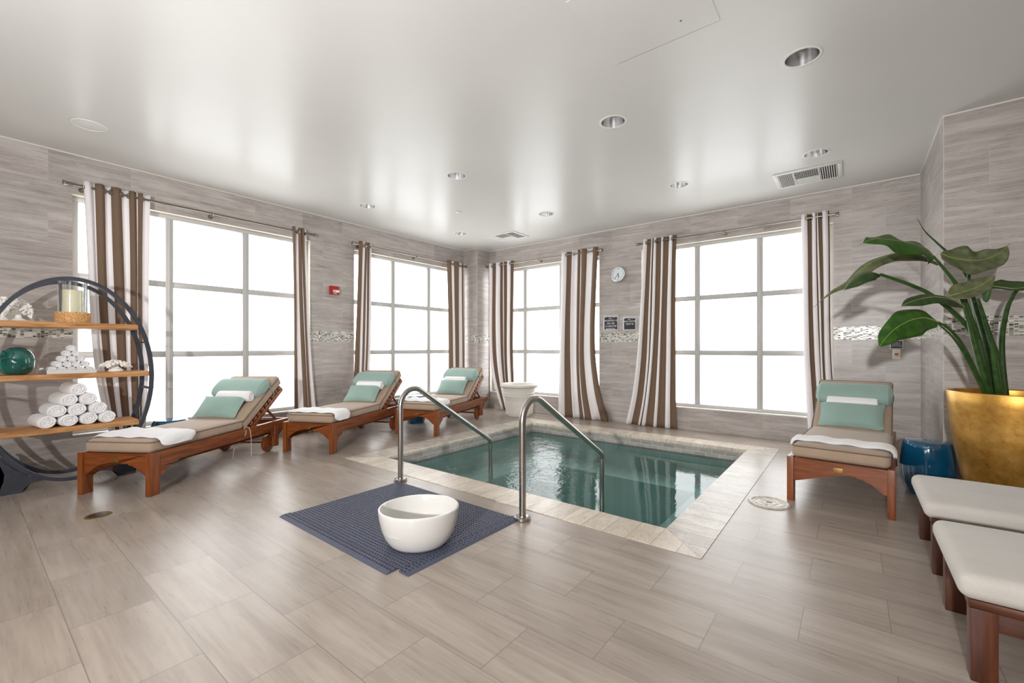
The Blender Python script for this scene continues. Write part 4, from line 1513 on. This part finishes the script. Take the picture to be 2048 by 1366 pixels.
vs_ = thing('glass_vase', 'squat teal green blown glass vase at the left end of the middle shelf', 'vase', (SX + .05, .315, ZM))
prof = [(0, 0), (.045, .0), (.06, .003), (.085, .02), (.102, .06), (.107, .11), (.101, .16), (.083, .20), (.055, .226), (.03, .236), (0, .238)]
obj('body', lathe(prof, 48, sx=1.0, sy=1.0), 'vase', vs_)
g = bmesh.new()
bm_tube(g, [Vector((.034 * cos(a), .042 * sin(a), 0)) for a in [2 * pi * i / 32 for i in range(33)]], .006, 8, False)
bm_lathe(g, [(0, -.004), (.034, -.004)], 32)
obj('mouth', g, 'vase', vs_, loc=(.072, -.058, .165), rot=(radians(30), radians(52), 0))

# tray with its pyramid of small rolls
ty = .637
tr = thing('tray', 'white rectangular tray under the pyramid of small rolled cloths', 'tray', (SX + .05, ty, ZM))
bm = bmesh.new()
bm_box(bm, -.10, .10, -.157, .157, 0, .008)
for b_ in ((-.10, -.092, -.157, .157), (.092, .10, -.157, .157), (-.092, .092, -.157, -.149), (-.092, .092, .149, .157)):
    bm_box(bm, b_[0], b_[1], b_[2], b_[3], .008, .034)
obj('tray_body', bm, 'ceramic', tr, smooth=False)
tag(obj('trinket_box', box(-.018, .018, -.018, .018, 0, .036, .003), 'grey_box', loc=(SX + .13, .452, ZM)), 'small dark grey cube at the left end of the white tray', 'ornament')
sm = coral_bm(5, lambda rg: (Vector((rg.uniform(-.006, .006), rg.uniform(-.008, .008), .010 + rg.random() * .006)), Vector((rg.uniform(-1, 1), rg.uniform(-1, 1), 1))), 4, .008)
tag(obj('shell', sm, 'coral', loc=(SX + .13, .452, ZM + .036)), 'tiny white shell sitting on the dark grey cube', 'ornament')
ords = ['leftmost', 'second from left', 'third from left', 'fourth from left', 'rightmost']
rows_small = ['bottom', 'second', 'third', 'fourth', 'top']
proto = None
rr = .0292
for r_ in range(5):
    cnt = 5 - r_
    for k in range(cnt):
        y = ty + (k - (cnt - 1) / 2) * .0590
        z = ZM + .0085 + rr * .9 + r_ * .0475
        pos = ords[k] if k < cnt - 1 else 'rightmost'
        if cnt == 1:
            lab = 'small rolled white washcloth crowning the pyramid on the tray'
        else:
            lab = 'small rolled washcloth, %s in the %s row of the tray pyramid' % (pos, rows_small[r_] + ('-lowest' if r_ else ''))
        if proto is None:
            proto = obj('rolled_washcloth', roll_bm(rr, .165, 2.2, .93, 24, 2, 11), 'towel')
            o = proto
        else:
            o = proto.copy()
            COL.objects.link(o)
        o.location = (SX + .05 + rng.uniform(-.004, .004), y, z)
        o.rotation_euler = (rng.uniform(0, 6.28) * 0, 0, rng.uniform(-.05, .05))
        tag(o, lab, 'towel', 'small rolled washcloths on the tray')
rows_big = ['bottom', 'second', 'third', 'top']
protos = []
RR = .0605
for r_ in range(4):
    cnt = 4 - r_
    for k in range(cnt):
        y = .462 + (k + r_ * .5) * .1295
        z = ZL + RR * .885 + r_ * .0895
        pos = ords[k] if k < cnt - 1 else 'rightmost'
        if cnt == 1:
            lab = 'large rolled white towel on top of the stack on the bottom shelf'
        else:
            lab = 'large rolled towel, %s in the %s row of the bottom-shelf stack' % (pos, rows_big[r_] + ('-lowest' if r_ else ''))
        q = (k + r_) % 3
        if len(protos) <= q:
            protos.append(obj('rolled_towel', roll_bm(RR, .30, 3.1, .88, 40, 3, 20 + q), 'towel'))
            o = protos[q]
        else:
            o = protos[q].copy()
            COL.objects.link(o)
        o.location = (SX + .015 + rng.uniform(-.012, .012) + .01 * (k == 3), y, z)
        o.rotation_euler = (0, 0, radians(7 + rng.uniform(-2.5, 2.5)))
        tag(o, lab, 'towel', 'large rolled towels on the bottom shelf')

# ------------------------------------------------------------------ things on the walls
def facing_back(me):           # text lying in XY turned to face -Y
    me.transform(Matrix.Rotation(pi / 2, 4, 'X'))
    return me
ck = thing('wall_clock', 'round white wall clock with thin silver rim on the back wall', 'clock', (-2.968, YB, 2.388))
def disc_y(prof, seg=56):
    b = lathe(prof, seg)
    for v in b.verts:
        v.co = Vector((v.co.x, -v.co.z, v.co.y))
    return b
obj('rim', disc_y([(0, .001), (.118, .001), (.124, .012), (.126, .028), (.122, .037), (.116, .038), (.113, .030), (.113, .024)]), 'chrome', ck)
obj('dial', disc_y([(0, .026), (.114, .026), (.114, .02)]), 'clock_face', ck)
for h in range(1, 13):
    a = radians(90 - 30 * h)
    me = facing_back(text_mesh(str(h), .034 if h in (12, 3, 6, 9) else .026))
    link('numeral', me, 'black', ck, False, (.089 * cos(a), -.0268, .089 * sin(a)))
def hand(name, ang, L, w_, d):
    a = radians(90 - ang)
    b = bmesh.new()
    di, pe = Vector((cos(a), 0, sin(a))), Vector((-sin(a), 0, cos(a)))
    bm_tube(b, [di * -.018 + Vector((0, d, 0)), di * L + Vector((0, d, 0))], w_, 6)
    obj(name, b, 'black', ck)
hand('minute_hand', 6 * 37, .094, .0028, -.0295)
hand('hour_hand', 30 * (5 + 37 / 60), .060, .0040, -.0315)
obj('hub', disc_y([(0, .034), (.006, .034), (.006, .026)], 16), 'black', ck)

def sign(x0, x1, z0, z1, lines, label, size, wavy=True, lz=None):
    cx_, cz_ = (x0 + x1) / 2, (z0 + z1) / 2
    t = thing('notice_sign', label, 'sign', (cx_, YB - .002, cz_))
    hx, hz = (x1 - x0) / 2, (z1 - z0) / 2
    obj('backing', box(-hx, hx, -.008, 0, -hz, hz, .001), 'sign_frame', t)
    b = bmesh.new()
    m_ = min(hx, hz) * .16
    top = []
    n = 24
    for i in range(n + 1):
        u = i / n
        zz = hz - m_ * 1.15 - (.012 * (.5 + .5 * sin(u * 19)) * (1 - u * .6) + u * .012 if wavy else 0)
        top.append((-hx + m_ + (2 * hx - 2 * m_) * u, zz))
    bm_prism(b, [(hx - m_, -hz + m_), (-hx + m_, -hz + m_)] + top, 1, -.0095, -.0078)
    obj('panel', b, 'sign', t, smooth=False)
    nl = len(lines)
    b = bmesh.new()
    bm_box(b, -hx * .28, hx * .18, -.0105, -.0094, hz * .52, hz * .57)
    obj('header_line', b, 'letter', t, smooth=False)
    for i, s in enumerate(lines):
        z = hz * .28 - i * size * 1.18 if lz is None else lz - i * size * 1.18
        me = facing_back(text_mesh(s, size))
        link('lettering', me, 'letter', t, False, (0, -.0102, z))
sign(-3.235, -2.968, 1.482, 1.735, ['MAXIMUM 10', 'SPA USE', '15 MINUTES', 'INTERVAL'], 'larger black notice sign on the left below the clock', .038)
sign(-2.89, -2.668, 1.478, 1.70, ['MAX WATER', 'TEMP 90'], 'smaller black notice sign on the right below the clock', .036)
sign(.345, .46, 1.188, 1.287, ['IN CASE OF', 'EMERGENCY', 'PUSH TO STOP'], 'tiny black notice plate above the red emergency switch', .0135, False)
sw = thing('emergency_switch', 'almond wall switch plate with red emergency button right of the back window', 'switch', (.4025, YB - .001, 1.128))
obj('plate', box(-.036, .036, -.006, 0, -.057, .057, .003), 'almond', sw)
bt = obj('button', box(-.016, .016, -.014, -.005, -.012, .012, .002), 'red', sw)
link('lettering', facing_back(text_mesh('STOP', .010)), 'letter', bt, False, (0, -.0145, 0))
for z in (.038, -.038):
    obj('screw', disc_y([(0, .0075), (.003, .0075), (.003, .005)], 10), 'grey_box', sw, loc=(0, 0, z))

fa = thing('fire_alarm', 'red fire alarm strobe on the left wall between the two windows', 'alarm', (XL, 3.48, 2.058))
obj('housing', box(0, .052, -.068, .068, -.064, .064, .006), 'red', fa)
b = bmesh.new()
bm_box(b, .052, .072, -.04, .066, -.03, .006, 0, .008, 2)
obj('strobe', b, 'lens', fa)
me = text_mesh('FIRE', .030)
me.transform(Matrix.Rotation(pi / 2, 4, 'Z') @ Matrix.Rotation(pi / 2, 4, 'Y') if False else Matrix(((0, 0, 1, 0), (1, 0, 0, 0), (0, 1, 0, 0), (0, 0, 0, 1))))
link('lettering', me, 'letter', fa, False, (.0526, 0, -.047))

# ------------------------------------------------------------------ things in the ceiling
lnames = ['recessed ceiling downlight closest to the camera, at the upper right',
          'recessed ceiling downlight left of the closest one, above the near end of the pool',
          'recessed ceiling downlight in the middle of the near row, above the left handrail',
          'recessed ceiling downlight at the left end of the near row by the window wall',
          'recessed ceiling downlight in the far row, right of the ceiling vent in the corner',
          'recessed ceiling downlight in the far left corner, left of the corner vent',
          'recessed ceiling downlight in the far row above the right-hand back window',
          'recessed ceiling downlight directly beside the right-hand ceiling vent']
def make_light(label):
    t = thing('downlight', label, 'ceiling light', group='recessed downlights')
    obj('trim_ring', lathe([(.097, .0), (.097, -.003), (.108, -.005), (.115, -.002), (.115, 0.0)], 48), 'white_trim', t)
    obj('reflector', lathe([(.098, -.001), (.092, .05), (.082, .11), (.072, .15)], 48), 'reflector', t)
    obj('bulb', lathe([(0, .085), (.022, .09), (.036, .11), (.034, .14), (.02, .155), (.0, .16)], 24), 'lens', t)
    obj('socket', lathe([(.073, .149), (.04, .152), (0, .153)], 24), 'vent_dark', t)
    return t
l0 = make_light(lnames[0])
l0.location = (*LIGHTS[0], ZC)
for (x, y), lab in zip(LIGHTS[1:], lnames[1:]):
    dup(l0, (x, y, ZC), 0, lab)

def vent(x0, x1, y0, y1, label):
    t = thing('air_vent', label, 'vent', ((x0 + x1) / 2, (y0 + y1) / 2, ZC), group='ceiling air vents')
    hx, hy = (x1 - x0) / 2, (y1 - y0) / 2
    b = bmesh.new()
    f = .045
    for q in ((-hx, hx, -hy, -hy + f), (-hx, hx, hy - f, hy), (-hx, -hx + f, -hy + f, hy - f), (hx - f, hx, -hy + f, hy - f)):
        bm_box(b, *q, -.012, -.001, 0, .002, 1)
    obj('frame', b, 'vent', t)
    obj('duct', box(-hx + f, hx - f, -hy + f, hy - f, -.003, -.0012), 'vent_dark', t, smooth=False)  # flat dark plate paints the vent's inner shade; ceiling is unbroken here
    w_ = (2 * hx - 2 * f)
    xa, xb = -hx + f + w_ * .27, hx - f - w_ * .30
    for s_, (a, c) in enumerate(((-hx + f, xa), (xb, hx - f))):
        b = bmesh.new()
        n = 8
        for k in range(n):
            x = a + (c - a) * (k + .5) / n
            tilt = .0042 if s_ == 0 else -.0042
            P_ = [(x - .001 + tilt, -.003), (x + .001 + tilt, -.003), (x + .0014 - tilt, -.014), (x - .0014 - tilt, -.014)]
            lo = [b.verts.new((p[0], -hy + f, p[1])) for p in P_]
            hi = [b.verts.new((p[0], hy - f, p[1])) for p in P_]
            for i in range(4):
                b.faces.new((lo[i], lo[(i + 1) % 4], hi[(i + 1) % 4], hi[i]))
            b.faces.new(lo)
            b.faces.new(hi)
        obj('louvers', b, 'vent', t, smooth=False)
    b = bmesh.new()
    n = 9
    for k in range(n):
        y = -hy + f + (2 * hy - 2 * f) * (k + .5) / n
        tilt = .007 if k < n / 2 else -.007
        P_ = [(y - .002 + tilt, -.004), (y + .002 + tilt, -.004), (y + .005 - tilt, -.013), (y - .005 - tilt, -.013)]
        lo = [b.verts.new((xa, p[0], p[1])) for p in P_]
        hi = [b.verts.new((xb, p[0], p[1])) for p in P_]
        for i in range(4):
            b.faces.new((lo[i], lo[(i + 1) % 4], hi[(i + 1) % 4], hi[i]))
        b.faces.new(lo)
        b.faces.new(hi)
    for k in range(14):
        x = xa + (xb - xa) * (k + .5) / 12
        bm_box(b, x - .002, x + .002, -hy + f, hy - f, -.008, -.004)
    for x in (xa, xb):
        bm_box(b, x - .004, x + .004, -hy + f, hy - f, -.014, -.003)
    obj('louvers', b, 'vent', t, smooth=False)
vent(-.70, -.075, 5.63, 6.165, 'white louvred ceiling air vent at the right, above the large back window')
vent(-5.03, -4.40, 5.65, 6.11, 'white louvred ceiling air vent in the far corner above the pot')
sp = thing('ceiling_speaker', 'flat round white speaker grille in the ceiling at upper left', 'speaker', (-5.215, .712, ZC))
obj('grille', lathe([(0, -.005), (.098, -.005), (.103, -.004), (.104, -.001)], 48), 'vent', sp)
obj('bezel', lathe([(.104, -.001), (.106, -.007), (.114, -.007), (.118, -.001)], 48), 'white_trim', sp)
sk = thing('sprinkler_cap', 'small white sprinkler cover plate in the middle of the ceiling', 'sprinkler', (-4.41, 4.405, ZC))
obj('cap', lathe([(0, -.010), (.036, -.010), (.041, -.007), (.041, -.004)], 32), 'white_trim', sk)
obj('gap_ring', lathe([(.034, -.004), (.034, -.0008)], 32), 'vent_dark', sk)
apn = thing('access_panel', 'flush white access panel in the ceiling near the top edge', 'panel', (-.935, 2.435, ZC))
bm = bmesh.new()
bm_box(bm, -.325, .325, -.335, .335, -.0035, -.0005)
obj('door', bm, 'ceiling', apn, smooth=False)
obj('latch', lathe([(0, -.005), (.006, -.005), (.006, -.003)], 12, cx=.14, cy=.20), 'grey_box', apn)

# ------------------------------------------------------------------ light
def area(name, loc, rot, sx, sy, power, col=(1, 1, 1)):
    l = bpy.data.lights.new(name, 'AREA')
    l.shape = 'RECTANGLE'
    l.size, l.size_y, l.energy, l.color = sx, sy, power, col
    o = bpy.data.objects.new(name, l)
    COL.objects.link(o)
    o.location, o.rotation_euler = loc, rot
    return o
area('ceiling_panel_lamp', (-1.5, -1.6, 3.05), (radians(18), 0, 0), 3.0, 1.2, 25, (1, .97, .94))  # added fill behind the camera, no such ceiling fitting is known
area('bounce_flash', (-1.4, -1.2, 1.2), (radians(180 - 22), 0, radians(20)), 2.4, 2.0, 85, (.97, .985, 1))
sl = bpy.data.lights.new('camera_flash', 'SPOT')
sl.energy = 900
sl.spot_size = radians(120)
sl.spot_blend = 1.0
sl.shadow_soft_size = .07
sl.color = (1, .98, .97)
so = bpy.data.objects.new('camera_flash', sl)
COL.objects.link(so)
so.location = (.10, -2.75, 1.72)
d = Vector((-3.6, 5.0, 2.6)) - Vector(so.location)
so.rotation_euler = d.to_track_quat('-Z', 'Y').to_euler()
w = bpy.data.worlds.new('sky')
scene.world = w
w.use_nodes = True
w.node_tree.nodes['Background'].inputs[0].default_value = (.9, .95, 1, 1)
w.node_tree.nodes['Background'].inputs[1].default_value = 1.0

# ------------------------------------------------------------------ camera
cam = bpy.data.cameras.new('camera')
co_ = bpy.data.objects.new('camera', cam)
COL.objects.link(co_)
cam.sensor_fit = 'HORIZONTAL'
cam.sensor_width = 36.0
cam.lens = 36.0 * 868.9 / 2048
cam.shift_y = 12.75 / 2048
cam.clip_start = .02
co_.location = (0, 0, 1.2)
co_.rotation_euler = (radians(90), 0, radians(38.015))
scene.camera = co_
vs = scene.view_settings
vs.view_transform = 'Standard'
vs.look = 'None'
vs.gamma = 1
vs.exposure = 0.13
vs.use_curve_mapping = False
scene.cycles.max_bounces = 8
scene.cycles.diffuse_bounces = 4
scene.cycles.glossy_bounces = 4
scene.cycles.transparent_max_bounces = 12
scene.cycles.sample_clamp_indirect = 6
